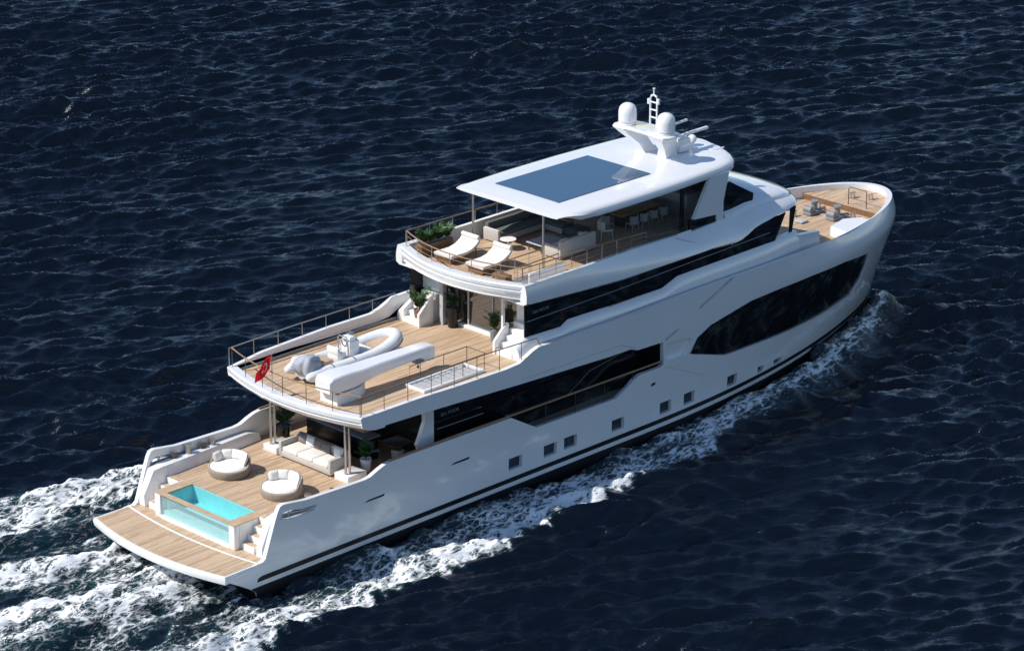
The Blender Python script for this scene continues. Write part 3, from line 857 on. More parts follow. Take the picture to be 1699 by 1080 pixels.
# aft doors, saloon inside
MB().bx(12.2, 12.26, -3.05, 3.05, MD, 4.6).obj('saloon_door', GLASSM, YA)
sill = MB().bx(18.0, 18.36, -2.24, 2.24, UD, UD + .16, .02).obj('door_sill', WHITE, YA)
for (x, y0, y1) in ((18.18, -2.22, .74), (18.24, .7, 2.2)): MB().bx(x, x + .04, y0, y1, UD + .16, 7.58).obj('glass_door', GLASSM, YA)
for y in (-2.22, -.75, .74, 2.2): MB().bx(18.14, 18.3, y - .035, y + .035, UD + .16, 7.58).obj('door_post', LGREY, YA)
MB().bx(17.6, 17.75, 1.75, 1.95, UD, 7.6).obj('house_pillar', LGREY, YA)
MB().bx(17.2, 17.32, -2.30, -2.2, UD, 7.6).obj('house_pillar', WHITE, YA)

# --- foredeck
def fo(ins, z, x0):
    pts = []
    for s in np.linspace(to_s(x0, z), 47, 30):
        x, y, th = bh(s, 5.5)
        o_ = .2 + .28 * ss(36, 44, s) + ins
        pts.append((x - o_ * math.sin(th), max(y - o_ * math.cos(th), 0)))
    return [(x, -y) for x, y in pts] + [(x, y) for x, y in pts[::-1][1:]]
plate('foredeck', [fo(-.02, 5.0, 33.8)], 5.03, .1, TEAK)
fs_ = [q for q in fo(-.02, 5.3, 43.05)]
plate('bow_step', [fs_], 5.32, .29, TEAK)
_rx = min(q[0] for q in fs_)
MB().bx(_rx - .03, _rx - .002, -2.3, 2.3, 5.03, 5.30).obj('step_riser', WOOD, YA)
b = MB(); b.tube([(42.95, -.3, 5.05), (42.95, -.3, 6.12), (42.98, -.35, 6.2), (43.0, -1.3, 6.2), (43.0, -1.36, 6.12), (43.0, -1.36, 5.05)], .024); b.tube([(42.97, -.3, 5.66), (43.0, -1.36, 5.66)], .014)
b.obj('step_rail', DSTEEL, YA)
# windlasses and bitts
for (x, y) in ((41.3, .55), (41.45, -.75)):
    w = MB()
    w.box((x, y, 5.12), (.95, .5, .18), bev=.05); w.cyl((x + .1, y, 5.2), (x + .1, y, 5.62), .17, .13, 16); w.cyl((x + .1, y, 5.6), (x + .1, y, 5.68), .2, n=16)
    w.cyl((x - .3, y - .2, 5.32), (x - .3, y + .25, 5.32), .16, n=16); w.cyl((x + .3, y, 5.2), (x + .95, y, 5.1), .05)
    w.obj('windlass', GREY, YA)
for (x, y) in ((42.2, .95), (42.15, -1.25), (40.3, .9), (43.9, .2), (44.3, -.6)):
    w = MB(); z = 5.32 if x > 43 else 5.03
    w.cyl((x - .12, y, z), (x - .12, y, z + .26), .05, n=10); w.cyl((x + .12, y, z), (x + .12, y, z + .26), .05, n=10); w.box((x, y, z + .27), (.42, .1, .06), bev=.02)
    w.obj('mooring_bitt', STEEL, YA)
hx = [(39.3, -2.15), (40.6, -1.82), (41.45, -2.3), (41.4, -2.85), (40.3, -3.3), (39.1, -3.45)]
MB().loft([[(x, y, 5.03) for x, y in hx], [(x, y, 5.42) for x, y in hx], [(40.2 + (x - 40.2) * .96, -2.6 + (y + 2.6) * .95, 5.5) for x, y in hx]]).obj('deck_locker', WHITE, YA, 40)
MB().loft([[(x, -y, 5.03) for x, y in hx], [(x, -y, 5.42) for x, y in hx], [(40.2 + (x - 40.2) * .96, 2.6 - (y + 2.6) * .95, 5.5) for x, y in hx]]).obj('deck_locker', WHITE, YA, 40)
MB().box((39.9, .1, 5.1), (.5, .5, .1), bev=.04).obj('deck_hatch', LGREY, YA)
# --- hard top
def rw(x): return interp(x, [(19.7, 3.05), (20.2, 3.18), (21, 3.28), (23, 3.38), (26, 3.38), (28, 3.30), (30, 3.18), (31, 3.02), (31.5, 2.75), (31.9, 2.2), (32.2, 1.5), (32.36, .5)])
b = MB(); secs = []
for x in [19.72, 19.8, 20.1, 20.5, 21, 22, 23, 24, 25, 26, 27, 28, 29, 30, 30.6, 31, 31.4, 31.7, 31.95, 32.2, 32.36]:
    w = rw(x); t = max(.16, ss(19.6, 21.4, x)) * (1 if x < 31.2 else interp(x, [(31.2, 1), (32.36, .45)]))
    zt = 10.80 - .03 * ss(20.5, 19.7, x)
    half = [(0, zt), (w * .5, zt - .015), (w * .8, zt - .05), (w * .92, zt - .10), (w * .975, zt - .17), (w, zt - .10 - .20 * t), (w * .995, zt - .12 - .36 * t), (w * .96, zt - .12 - .44 * t), (w * .9, zt - .14 - .43 * t), (w * .5, zt - .16 - .36 * t), (0, zt - .16 - .35 * t)]
    secs.append([(x, -y, z) for y, z in half] + [(x, y, z) for y, z in half[::-1][1:-1]])
b.loft(secs)
roof = b.obj('hard_top', WHITE, YA, 40)
MB().bx(20.6, 30.8, -2.85, 2.85, 10.235, 10.262).obj('added_dark_lining', WOOD, roof)  # unseen dark panel, added to cut light bouncing under the top
MB().bx(20.95, 26.8, -1.9, 1.9, 10.795, 10.815).obj('skylight', SKYL, roof)
for sg in (1, -1):
    b = MB(); b.cyl((19.82, sg * 2.12, SD), (19.82, sg * 2.12, 10.62), .055, n=12); b.cyl((19.82, sg * 2.12, 8.0), (19.82, sg * 2.12, 8.05), .12, n=14)
    b.obj('roof_post', STEEL, YA)
    # raked strut carrying the forward end of the top
    b = MB()
    q0 = [(28.30, 8.62), (29.80, 8.52), (30.62, 10.35), (29.35, 10.35)]
    b.prismY(q0, -sg * 3.02, -sg * 3.2)
    b.prismY([(29.8, 8.52), (29.92, 7.95), (30.3, 8.1), (30.28, 9.0), (30.62, 10.3), (30.5, 10.3)], -sg * 3.04, -sg * 3.18)
    b.obj('roof_strut', WHITE, YA)
    MB().prismY([(28.1, 8.02), (29.78, 8.02), (29.78, 8.50), (28.05, 8.62)], -sg * 3.05, -sg * 3.15).obj('coaming_window', GLASSD, YA)
    MB().prismY([(30.46, 8.3), (32.62, 8.5), (32.66, 8.82), (30.95, 9.74), (30.5, 9.74)], -sg * 2.86, -sg * 2.92).obj('wind_screen_side', GLASSD, YA)
    MB().loft([[(26.9, -sg * 3.42, 8.16), (26.9, -sg * 3.2, 8.2), (27.4, -sg * 3.2, 8.2)], [(28.0, -sg * 3.62, 7.72), (28.05, -sg * 3.2, 8.22), (28.1, -sg * 3.2, 8.22)]]).obj('strut_foot', WHITE, YA)
MB().loft([[(32.64, -2.86, 8.8), (32.64, 2.86, 8.8), (32.6, 2.86, 8.8), (32.6, -2.86, 8.8)], [(31.0, -2.86, 9.74), (31.0, 2.86, 9.74), (30.96, 2.86, 9.74), (30.96, -2.86, 9.74)]]).obj('wind_screen', GLASSD, YA)
# sun deck glazed side and helm
for sg in (1, -1):
    MB().bx(28.1, 28.25, -sg * 2.5, -sg * 2.64, SD, 10.3).obj('side_mullion', BLACK, YA)
    MB().prismY([(25.2, 8.2), (28.1, 8.2), (28.1, 8.9), (25.2, 8.7)], -sg * 2.95, -sg * 2.98).obj('side_screen', CLEAR, YA)
MB().bx(29.6, 30.6, -1.6, 1.6, SD, 9.1, .06).obj('helm_console', GREY, YA)

# --- radar mast
b = MB()
for sg in (1, -1):
    b.loft([[(28.95, sg * .35, 10.75), (29.75, sg * .35, 10.75), (29.75, sg * .9, 10.75), (28.95, sg * .9, 10.75)],
            [(28.8, sg * .55, 11.2), (29.5, sg * .55, 11.2), (29.5, sg * .95, 11.2), (28.8, sg * .95, 11.2)],
            [(28.2, sg * .75, 11.75), (29.2, sg * .75, 11.75), (29.2, sg * 1.3, 11.75), (28.2, sg * 1.3, 11.75)],
            [(28.0, sg * .85, 12.0), (29.3, sg * .85, 12.0), (29.3, sg * 1.5, 12.0), (28.0, sg * 1.5, 12.0)]])
mast = b.obj('radar_mast', WHITE, YA, 40)
wo = [(28.0, 1.5), (28.25, 1.68), (28.9, 1.68), (29.2, 1.4), (29.35, .6), (29.35, -.6), (29.2, -1.4), (28.9, -1.68), (28.25, -1.68), (28.0, -1.5), (28.15, 0)]
MB().loft([[(28.6 + (x - 28.6) * .9, y * .95, 11.94) for x, y in wo], [(x, y, 11.99) for x, y in wo], [(x, y, 12.04) for x, y in wo], [(28.6 + (x - 28.6) * .95, y * .97, 12.08) for x, y in wo]]).obj('mast_wing', WHITE, mast, 40)
for sg in (1, -1):
    MB().lathe([(.0, 12.06), (.36, 12.06), (.40, 12.10), (.40, 12.16), (.36, 12.18), (.42, 12.22), (.42, 12.62), (.40, 12.76), (.35, 12.88), (.26, 12.97), (.14, 13.03), (0.0, 13.05)], (28.6, sg * 1.15, 0), 28).obj('satellite_dome', WHITE, mast, 50)
b = MB()
for y in (.02, .42):
    b.tube([(29.3, y, 12.05), (29.3, y, 13.25)], .045)
b.tube([(29.3, .02, 13.25), (29.3, .06, 13.38), (29.3, .22, 13.45), (29.3, .38, 13.38), (29.3, .42, 13.25)], .045)
for z in (12.4, 12.75, 13.1): b.cyl((29.3, .02, z), (29.3, .42, z), .035)
b.cyl((29.3, .22, 13.45), (29.3, .22, 13.72), .04, .03); b.box((29.3, -.06, 13.18), (.12, .1, .26), bev=.02); b.box((29.3, .52, 13.1), (.12, .1, .26), bev=.02); b.cyl((29.3, .22, 13.7), (29.3, .22, 13.76), .06)
b.obj('signal_mast', WHITE, mast)
b = MB(); b.box((30.3, -.6, 11.12), (.75, .5, .62), bev=.08); b.cyl((30.3, -.6, 11.4), (30.3, -.6, 11.5), .16)
b.obj('radar_pedestal', WHITE, mast)
MB().box((31.0, -.62, 11.55), (2.1, .16, .12), rz=.02, bev=.03).obj('radar_scanner', WHITE, mast)
b = MB(); b.box((30.2, -.5, 12.13), (1.2, .12, .1), rz=.07, bev=.03); b.cyl((29.5, -.55, 12.06), (29.5, -.55, 12.1), .1); b.box((29.5, -.55, 12.0), (.5, .3, .12), bev=.02)
b.obj('radar_scanner', WHITE, mast)
MB().lathe([(0, 10.78), (.14, 10.78), (.12, 10.95), (.2, 11.0), (.21, 11.12), (.16, 11.24), (.06, 11.3), (0, 11.31)], (31.3, -.35, 0), 18).obj('small_dome', WHITE, mast, 50)
b = MB(); b.cyl((30.9, -.2, 10.78), (30.9, -.2, 11.2), .05); b.box((30.9, -.2, 11.22), (.3, .2, .16), bev=.04); b.cyl((31.4, -1.4, 10.78), (32.0, -1.65, 10.84), .03); b.cyl((29.9, .6, 10.8), (29.9, .6, 11.6), .015)
b.obj('searchlight', WHITE, mast)

# --- railings: handrail with stanchions as sub-parts
def railing(pts, base_z, spacing, m_rail, m_post, rad=.028, name='railing', mid=None, ends=True):
    P = [Vector(q) for q in pts]
    r_ = MB().tube(P, rad)
    if mid:
        for f in mid:
            r_.tube([Vector((q.x, q.y, base_z(q) + (q.z - base_z(q)) * f)) for q in P], .010, 6)
    ro = r_.obj(name, m_rail, YA)
    L = [0]
    for a, b_ in zip(P[:-1], P[1:]): L.append(L[-1] + (b_ - a).length)
    n = max(1, round(L[-1] / spacing))
    for k in range(n + 1):
        t = L[-1] * k / n
        i = max(j for j in range(len(L)) if L[j] <= t + 1e-6)
        i = min(i, len(P) - 2)
        q = P[i].lerp(P[i + 1], (t - L[i]) / (L[i + 1] - L[i]))
        MB().cyl((q.x, q.y, base_z(q)), (q.x, q.y, q.z), .016, n=6).obj('stanchion', m_post, ro)
    return ro
ptop = lambda tab: (lambda q: interp(q.x, tab))
udtop = sorted([(x, z - .02) for x, z in [(16.4, 5.28), (15.6, 5.23), (12.8, 5.27), (10.86, 5.34), (7.3, 5.36), (17.2, 5.62), (17.55, 5.72)]])
railing([(udx(y) + .2, y, 6.2) for y in np.linspace(3.95, -3.95, 15)], lambda q: 5.36, 1.38, TEAKR, DSTEEL)
railing([(7.4, -4.0, 6.2), (10.8, -4.0, 6.2), (14.8, -4.0, 6.18), (17.5, -4.0, 6.1), (17.7, -4.0, 5.75)], ptop(udtop), 1.35, TEAKR, DSTEEL)
# port bulwark of the upper deck, higher than to starboard
b = MB()
pb = [(7.4, 5.36), (9.2, 5.58), (13.0, 5.7), (15.4, 5.68), (15.95, 5.82), (16.7, 6.12), (18.4, 6.15), (18.4, 5.2), (7.4, 5.2)]
b.prismY(pb, 3.9, 4.08)
b.obj('port_bulwark', WHITE, YA)
railing([(7.4, 4.0, 6.2), (10.9, 4.0, 6.27), (15.2, 4.0, 6.25), (16.9, 4.0, 6.24)], ptop([(7.4, 5.36), (9.2, 5.58), (13, 5.7), (15.4, 5.68), (16.7, 6.12)]), 1.4, STEEL, STEEL)
railing([(sdx(y) + .3, y, 9.15) for y in np.linspace(3.5, -3.5, 13)], lambda q: 8.45, 1.15, TEAKR, STEEL, mid=(.35, .68))
railing([(17.1, -3.52, 9.15), (18.5, -3.6, 9.15), (20.5, -3.55, 9.12), (22.6, -3.45, 9.02), (25.0, -3.35, 8.85)], ptop([(17, 8.48), (20, 8.44), (24, 8.34), (27, 8.2)]), 1.0, TEAKR, STEEL, mid=(.35, .68))
MB().prismY([(19.35, 8.0), (29.5, 8.0), (29.5, 8.75), (19.35, 8.7)], 3.2, 3.38).obj('port_bulwark', WHITEM, YA)
railing([(17.1, 3.5, 9.15), (19.4, 3.4, 9.2), (24, 3.35, 9.2), (28, 3.3, 9.15)], ptop([(17, 8.45), (19.3, 8.46), (19.4, 8.7), (28, 8.75)]), 1.3, TEAKR, STEEL)
# main deck side rail with glass below, both sides
for sg in (1, -1):
    ro = railing([(8.95, -sg * 4.0, 3.07), (13, -sg * 4.0, 3.07), (16.0, -sg * 4.0, 3.02), (25.4, -sg * 4.0, 2.93)], lambda q: interp(q.x, [(8.9, 3.0), (15.9, 2.95), (17.46, 2.06), (22.4, 2.0), (24, 2.7)]), 1.75, TEAKR, DSTEEL, rad=.045)
    MB().prismY([(16.2, 2.85), (17.5, 2.1), (22.3, 2.05), (23.2, 2.4), (23.7, 2.88)], -sg * 3.99, -sg * 3.97).obj('glass_panel', CLEAR, ro)
# sun deck stair opening to starboard
railing([(17.5, -1.85, 8.92), (20.1, -1.85, 8.92)], lambda q: SD, .9, TEAKR, STEEL, mid=(.5,))
railing([(17.5, -2.85, 8.92), (20.1, -2.75, 8.92)], lambda q: SD, .9, TEAKR, STEEL, mid=(.5,))
b = MB(); b.bx(18.1, 20.3, -2.98, -2.9, SD, 8.55, .02)
b.obj('stair_screen', WHITE, YA)
MB().bx(17.6, 20.0, -2.75, -1.95, SD + .001, SD + .02).obj('stair_opening_dark', GREY, YA)  # grey sheet on the deck, painted shade of the open stairwell
MB().bx(17.35, 17.75, -2.3, -1.5, SD, 8.42, .02).obj('wood_cabinet', WOOD, YA)

# --- crane on the upper deck
b = MB()
b.loft([[(x, y, z) for x, y in ((7.95, -1.02), (8.3, -.98), (9.2, -1.0), (9.75, -1.25), (9.75, -1.75), (9.2, -2.03), (7.95, -2.05))] for z in (UD, 5.62)])
crane = b.obj('deck_crane', WHITE, YA)
def beam(stations):
    secs = []
    for x, z0, z1, y0, y1 in stations:
        r_ = .05
        secs.append([(x, y0 + r_, z0), (x, y1 - r_, z0), (x, y1, z0 + r_), (x, y1, z1 - r_), (x, y1 - r_, z1), (x, y0 + r_, z1), (x, y0, z1 - r_), (x, y0, z0 + r_)])
    return MB().loft(secs)
beam([(7.62, 5.72, 6.22, -1.98, -1.1), (7.78, 5.68, 6.34, -2.02, -1.05), (8.3, 5.66, 6.38, -2.03, -1.03), (8.9, 5.66, 6.36, -2.02, -1.05), (9.5, 5.74, 6.32, -2.0, -1.1), (10.4, 5.85, 6.34, -1.98, -1.16), (12.7, 5.90, 6.32, -1.93, -1.25), (13.25, 5.66, 6.31, -1.92, -1.27), (13.55, 5.64, 6.27, -1.9, -1.3), (13.62, 5.75, 6.2, -1.86, -1.34)]).obj('crane_arm', WHITE, crane, 28)
b = MB(); b.box((12.9, -1.6, 5.72), (.5, .3, .2), bev=.03); b.cyl((12.9, -1.6, 5.4), (12.9, -1.6, 5.7), .02); b.cyl((12.9, -1.6, 5.36), (12.9, -1.6, 5.44), .06)
b.obj('crane_hook', GREY, crane)
# --- stairwell to the main deck on the starboard side
b = MB()
for (x0, x1, y0, y1) in ((11.5, 14.75, -2.5, -2.38), (11.5, 14.75, -3.55, -3.43), (11.38, 11.5, -3.55, -2.38), (14.75, 14.87, -3.55, -2.38)):
    b.bx(x0, x1, y0, y1, UD, UD + .14, .02)
sw = b.obj('stairwell_coaming', WHITE, YA)
for k in range(9):
    MB().box((11.75 + .33 * k, -2.965, UD + .03 + .006 * k), (.26, .92, .05)).obj('stairwell_step', LGREY, sw)
MB().bx(11.5, 14.75, -3.43, -2.5, UD + .001, UD + .006).obj('stairwell_floor', GREY, sw)
railing([(11.7, -2.36, UD + .05), (11.7, -2.36, 5.95), (15.0, -2.36, 5.95)], lambda q: UD, 1.4, DSTEEL, DSTEEL, rad=.02)
railing([(12.4, -3.5, 5.95), (15.0, -3.5, 5.95), (15.0, -2.36, 5.95)], lambda q: UD, 1.4, DSTEEL, DSTEEL, rad=.02)
b = MB()
for y in (3.65, 3.45): b.bx(8.8, 17.3, y - .02, y + .02, UD, UD + .012)
b.obj('deck_track', WOOD, ud)
# bar counter under the overhang
MB().bx(10.1, 10.8, -1.4, 2.3, MD, 2.86, .03).obj('bar_counter', BLACK, YA)
MB().bx(10.02, 10.86, -1.48, 2.38, 2.862, 2.92, .015).obj('bar_top', GREY, YA)
# ------------------------------------------------------------------ loose things
def pillow(mb, c, w, h, t, rz=0.0, tilt=0.0):
    """soft square cushion: w x h, thickness t, standing, leaning back by tilt"""
    M = Matrix.Translation(c) @ Matrix.Rotation(rz, 4, 'Z') @ Matrix.Rotation(tilt, 4, 'Y')
    n = 8
    def surf(sg):
        g = []
        for i in range(n + 1):
            row = []
            for j in range(n + 1):
                a = i / n * 2 - 1; b_ = j / n * 2 - 1
                k = (1 - a ** 4) * (1 - b_ ** 4)
                pin = 1 - .10 * (1 - abs(a)) * abs(b_) ** 2 - .0
                pin2 = 1 - .10 * (1 - abs(b_)) * abs(a) ** 2
                row.append(mb.bm.verts.new(M @ Vector((sg * t / 2 * max(k, 0) ** .5, a * w / 2 * pin, h / 2 + b_ * h / 2 * pin2))))
            g.append(row)
        for i in range(n):
            for j in range(n):
                mb.face([g[i][j], g[i + 1][j], g[i + 1][j + 1], g[i][j + 1]])
    surf(1); surf(-1)
    bmesh.ops.remove_doubles(mb.bm, verts=mb.bm.verts, dist=.0005)
    return mb

def cushion(loc, w, h, t, rz, tilt, m, label, group):
    o = pillow(MB(), (0, 0, 0), w, h, t, 0, tilt).obj('cushion', m, None, 60)
    o.location = loc; o.rotation_euler = (0, 0, rz)
    tag(o, label, 'cushion', group)
    return o

# --- round daybeds
def daybed(loc, rz, label):
    t = thing('round_daybed', label, 'daybed', loc, rz, 'round daybeds on the aft deck')
    b = MB()
    n = 48; R = .86
    prof = []
    rings = []
    for k in range(n):
        a = 2 * PI * k / n
        hgt = .37 + .36 * ss(-.15, .55, math.cos(a))
        rings.append([(R * .93 * math.cos(a), R * .93 * math.sin(a), .0), (R * 1.0 * math.cos(a), R * 1.0 * math.sin(a), .12), (R * 1.03 * math.cos(a), R * 1.03 * math.sin(a), hgt * .8), (R * 1.0 * math.cos(a), R * math.sin(a), hgt), (R * .93 * math.cos(a), R * .93 * math.sin(a), hgt), (R * .91 * math.cos(a), R * .91 * math.sin(a), .22)])
    rr = [[b.bm.verts.new(p_) for p_ in q] for q in rings]
    b.skin(rr + [rr[0]], cap=False, closed=False)
    b.obj('wicker_base', WICK, t, 45, recalc=False)
    MB().lathe([(0, .2), (.77, .2), (.80, .26), (.80, .34), (.77, .39), (.6, .41), (0, .415)], n=36).obj('mattress', FAB, t, 60)
    return t
B1 = (5.33, 1.72, MD); B2 = (5.40, -1.42, MD)
daybed(B1, .42, 'round wicker daybed with full set of white cushions near the port stern wing')
daybed(B2, .05, 'round wicker daybed with white cushions nearest the pool and starboard wing')
for (bc, base, lst) in ((B1, .42, [(-1.25, 'white cushion at the aft end of the port round daybed'), (-.55, 'white cushion standing second on the port round daybed'), (.05, 'white cushion at the middle of the port round daybed back'), (.62, 'white cushion right of middle on the port round daybed'), (1.2, 'white cushion at the starboard end of the port round daybed')]), (B2, .05, [(-.75, 'white cushion at the starboard side of the starboard round daybed'), (.0, 'white cushion at the middle of the starboard round daybed back'), (.7, 'white cushion at the port side of the starboard round daybed'), (1.25, 'small white cushion lying outermost on the starboard round daybed')])):
    for a, lab in lst:
        aa = base - a if bc is B1 else base + a
        cushion((bc[0] + .60 * math.cos(aa), bc[1] + .60 * math.sin(aa), MD + .40), .50, .40, .2, aa + PI, -.32, FAB, lab, 'white cushions on the round daybeds')

# --- main deck sofa
t = thing('aft_deck_sofa', 'three seat white rope sofa with taupe pillows between the plinths', 'sofa', (8.5, .02, MD), 0)
b = MB(); b.bx(-.56, .6, -1.48, 1.48, .08, .30, .03)
b.obj('sofa_base', WICKL, t)
for y in (-.93, 0, .93):
    MB().box((-.1, y, .40), (.92, .92, .22), bev=.07, seg=3).obj('seat_cushion', FAB, t)
MB().bx(.42, .62, -1.5, 1.5, .08, .86, .06).obj('backrest', WICKL, t)
for sg in (1, -1):
    MB().bx(-.58, .62, sg * 1.42, sg * 1.60, .08, .74, .06).obj('armrest', WICKL, t)
for x in (-.5, .52):
    for y in (-1.4, 1.4): MB().cyl((x, y, 0), (x, y, .09), .035).obj('foot', DSTEEL, t)
for y, w_, m_, lab in ((1.12, .5, FABT, 'taupe pillow in the port corner of the white aft sofa'), (.62, .52, FAB, 'white pillow second from the port arm of the aft sofa'), (.16, .5, FABT, 'taupe pillow standing at the middle of the white aft sofa'), (-.32, .52, FABT, 'taupe pillow just starboard of the middle of the aft sofa'), (-1.08, .52, FAB, 'white pillow in the starboard corner of the aft sofa')):
    cushion((8.5 + .30, y, MD + .5), w_, .44, .2, random.uniform(-.12, .12), .22, m_, lab, 'pillows on the aft sofa')

# --- potted plants
def plant(loc, label, hgt=1.3, spread=.55, n=16, pot=(.26, .45), potmat=None, kind='palm', cat='plant', seed=0, leafm=None):
    rs = random.Random(seed)
    t = thing('potted_plant', label, cat, loc, rs.uniform(0, 6), 'potted plants on the decks')
    pr, ph = pot
    b = MB(); b.lathe([(0, 0), (pr * .72, 0), (pr * .8, .03), (pr, ph * .9), (pr * 1.04, ph), (pr * .94, ph), (pr * .9, ph - .05), (0, ph - .05)], n=20)
    b.obj('pot', potmat or WHITEM, t, 40)
    f = MB()
    for k in range(n):
        az = rs.uniform(0, 2 * PI); sp = spread * rs.uniform(.45, 1.05); top_ = ph + (hgt - ph) * rs.uniform(.55, 1.05)
        st = []
        for i in range(7):
            q = i / 6
            rr_ = sp * q ** 1.5
            zz = ph - .04 + (top_ - ph) * (1.35 * q - .38 * q * q * (1 + rs.uniform(0, .4)))
            st.append(Vector((rr_ * math.cos(az), rr_ * math.sin(az), zz)))
        f.tube(st, .008, 4)
        side = Vector((-math.sin(az), math.cos(az), 0))
        for i in range(2, 7):
            for sgn in (1, -1):
                for sub in (0, .5):
                    p0 = st[i - 1].lerp(st[i], sub)
                    dr = (st[i] - st[i - 1]).normalized()
                    ln_ = .26 * spread / .55 * (1.15 - .6 * (i - 2) / 5) * rs.uniform(.8, 1.2)
                    tip = p0 + (side * sgn * .8 + dr * .6 + Vector((0, 0, rs.uniform(-.35, .1)))).normalized() * ln_
                    mid = p0.lerp(tip, .5)
                    wv = dr * .035
                    f.face([f.bm.verts.new(v) for v in (p0, mid + wv, tip, mid - wv)])
    f.obj('foliage', leafm or LEAF, t, 60, recalc=False)
    return t
plant((9.35, 2.95, MD), 'leafy palm in dark square pot beside the port aft posts', 1.75, .7, 18, (.33, .62), BLACK, seed=1, leafm=LEAFD)
plant((9.55, -1.95, MD), 'bushy green plant in white pot behind the starboard aft posts', 1.35, .45, 26, (.24, .5), WHITEM, seed=2)
plant((11.2, 2.6, MD), 'dark green shrub in shade by the saloon door', 1.5, .6, 18, (.28, .5), BLACK, seed=3, leafm=LEAFD)
plant((17.15, 2.75, UD), 'tall palm in wooden pot beside the port stair wall', 1.75, .55, 16, (.24, .6), WOOD, seed=4)
plant((17.75, 1.3, UD), 'dark leafed plant in black pot against the upper glass door', 1.7, .4, 14, (.26, .9), BLACK, seed=5, leafm=LEAFD)
plant((17.75, -1.25, UD), 'spiky plant in grey pot beside the starboard stair', 1.55, .45, 15, (.2, .55), GREY, seed=6)
t = thing('planter_box', 'long brown wooden planter with green shrubs at sun deck corner', 'planter', (18.35, 3.05, SD))
b = MB(); b.bx(-.95, .95, -.22, .22, 0, .52, .02)
b.obj('trough', WOOD, t)
for i, x in enumerate((-.68, -.22, .24, .7)):
    p_ = plant((0, 0, 0), '', .95, .5, 14, (.12, .2), WOOD, seed=20 + i)
    fo_ = [c for c in p_.children if c.name.startswith('foliage')][0]
    for c in list(p_.children):
        if c is not fo_: bpy.data.objects.remove(c)
    bpy.data.objects.remove(p_)
    fo_.parent = t; fo_.location = (x, 0, .33); fo_.rotation_euler = (0, 0, i * 1.3); fo_.name = 'shrub'

# --- sun loungers
def lounger(loc, label):
    t = thing('sun_lounger', label, 'sun lounger', loc, 0, 'sun loungers on the sun deck')
    cs = [(-1.15, .30), (-.7, .29), (-.25, .29), (.1, .36), (.4, .52), (.62, .74)]
    def strip(off, th, w):
        secs = []
        for i, (x, z) in enumerate(cs):
            secs.append([(x, -w, z + off), (x, w, z + off), (x, w + .02, z + off + th * .5), (x, w, z + off + th), (x, -w, z + off + th), (x, -w - .02, z + off + th * .5)])
        return MB().loft(secs)
    strip(-.06, .05, .50).obj('lounger_frame', WOOD, t)
    strip(0, .12, .52).obj('mattress', FAB, t, 50)
    b = MB(); b.cyl((.56, -.5, .86), (.56, .5, .86), .10, n=14)
    b.obj('headrest', FAB, t, 60)
    b = MB(); b.bx(-1.1, -.25, -.44, .44, .0, .23, .02)
    b.obj('plinth', WOOD, t)
    for sg in (1, -1):
        b = MB(); b.cyl((.45, sg * .42, 0), (.45, sg * .42, .5), .03)
        b.obj('leg', WOOD, t)
    return t
l1 = lounger((18.72, 1.72, SD), 'white cushioned sun lounger beside the planter, the port one of the pair')
dup(l1, (18.72, -.22, SD), 0, 'white cushioned sun lounger by the stair rail, the starboard one of the pair')

# --- sun deck lounge
t = thing('corner_sofa', 'grey green corner sofa along the port side of the sun deck', 'sofa', (22.9, 1.9, SD))
b = MB(); b.bx(-1.7, 1.7, -.1, .8, .05, .3, .03); b.bx(1.0, 1.7, -1.2, -.1, .05, .3, .03); b.obj('sofa_base', WICKL, t)
b = MB(); b.bx(-1.7, 1.0, -.1, .62, .3, .48, .06); b.bx(1.0, 1.62, -1.2, .62, .3, .48, .06); b.obj('seat_cushion', FABG, t)
b = MB(); b.bx(-1.72, 1.72, .64, .86, .05, .8, .05); b.bx(1.6, 1.8, -1.2, .64, .05, .8, .05); b.obj('backrest', FABG, t)
MB().bx(-1.86, -1.7, -.1, .84, .05, .62, .05).obj('armrest', WICKL, t)
t = thing('lounge_sofa', 'straight sofa with pale back standing at the starboard side rail', 'sofa', (22.5, -1.2, SD))
MB().bx(-1.05, 1.1, -.3, .55, .05, .3, .03).obj('sofa_base', WICKL, t)
MB().bx(-.9, 1.0, -.25, .55, .3, .46, .06).obj('seat_cushion', FAB, t)
MB().bx(-1.1, 1.15, -.42, -.26, .05, .82, .04).obj('backrest', WICKL, t)
for x in (-1.05, 1.08): MB().bx(x - .08, x + .08, -.3, .55, .05, .6, .04).obj('armrest', WICKL, t)
for x, lab in ((21.85, 'white pillow at the aft end of the straight sun deck sofa'), (23.1, 'white pillow at the forward end of the straight sun deck sofa')):
    cushion((x, -1.28, SD + .46), .45, .38, .18, -PI / 2, .25, FAB, lab, 'pillows on the straight sun deck sofa')
t = thing('coffee_table', 'low square coffee table between the two sun deck sofas', 'table', (22.1, -.02, SD))
MB().box((0, 0, .37), (1.4, .95, .06), bev=.02).obj('tabletop', LGREY, t)
for x in (-.6, .6):
    for y in (-.38, .38): MB().cyl((x, y, 0), (x, y, .35), .03).obj('leg', DSTEEL, t)
t = thing('ottoman', 'dark green grey square ottoman forward of the coffee table', 'ottoman', (24.35, .15, SD))
MB().box((0, 0, .24), (.85, .85, .34), bev=.08, seg=3).obj('cushion_top', FABG, t)
MB().box((0, 0, .04), (.7, .7, .08)).obj('base', WOOD, t)
plant((25.35, 2.75, SD), 'tall dark green plant in black pot under the hard top by the port bulwark', 1.6, .5, 18, (.26, .55), BLACK, seed=9, leafm=LEAFD)
t = thing('bar_cabinet', 'dark wooden bar cabinet standing under the hard top to port of the dining table', 'cabinet', (28.6, 2.3, SD))
MB().bx(-1.1, 1.1, -.35, .35, 0, .92, .02).obj('cabinet_body', WOOD, t)
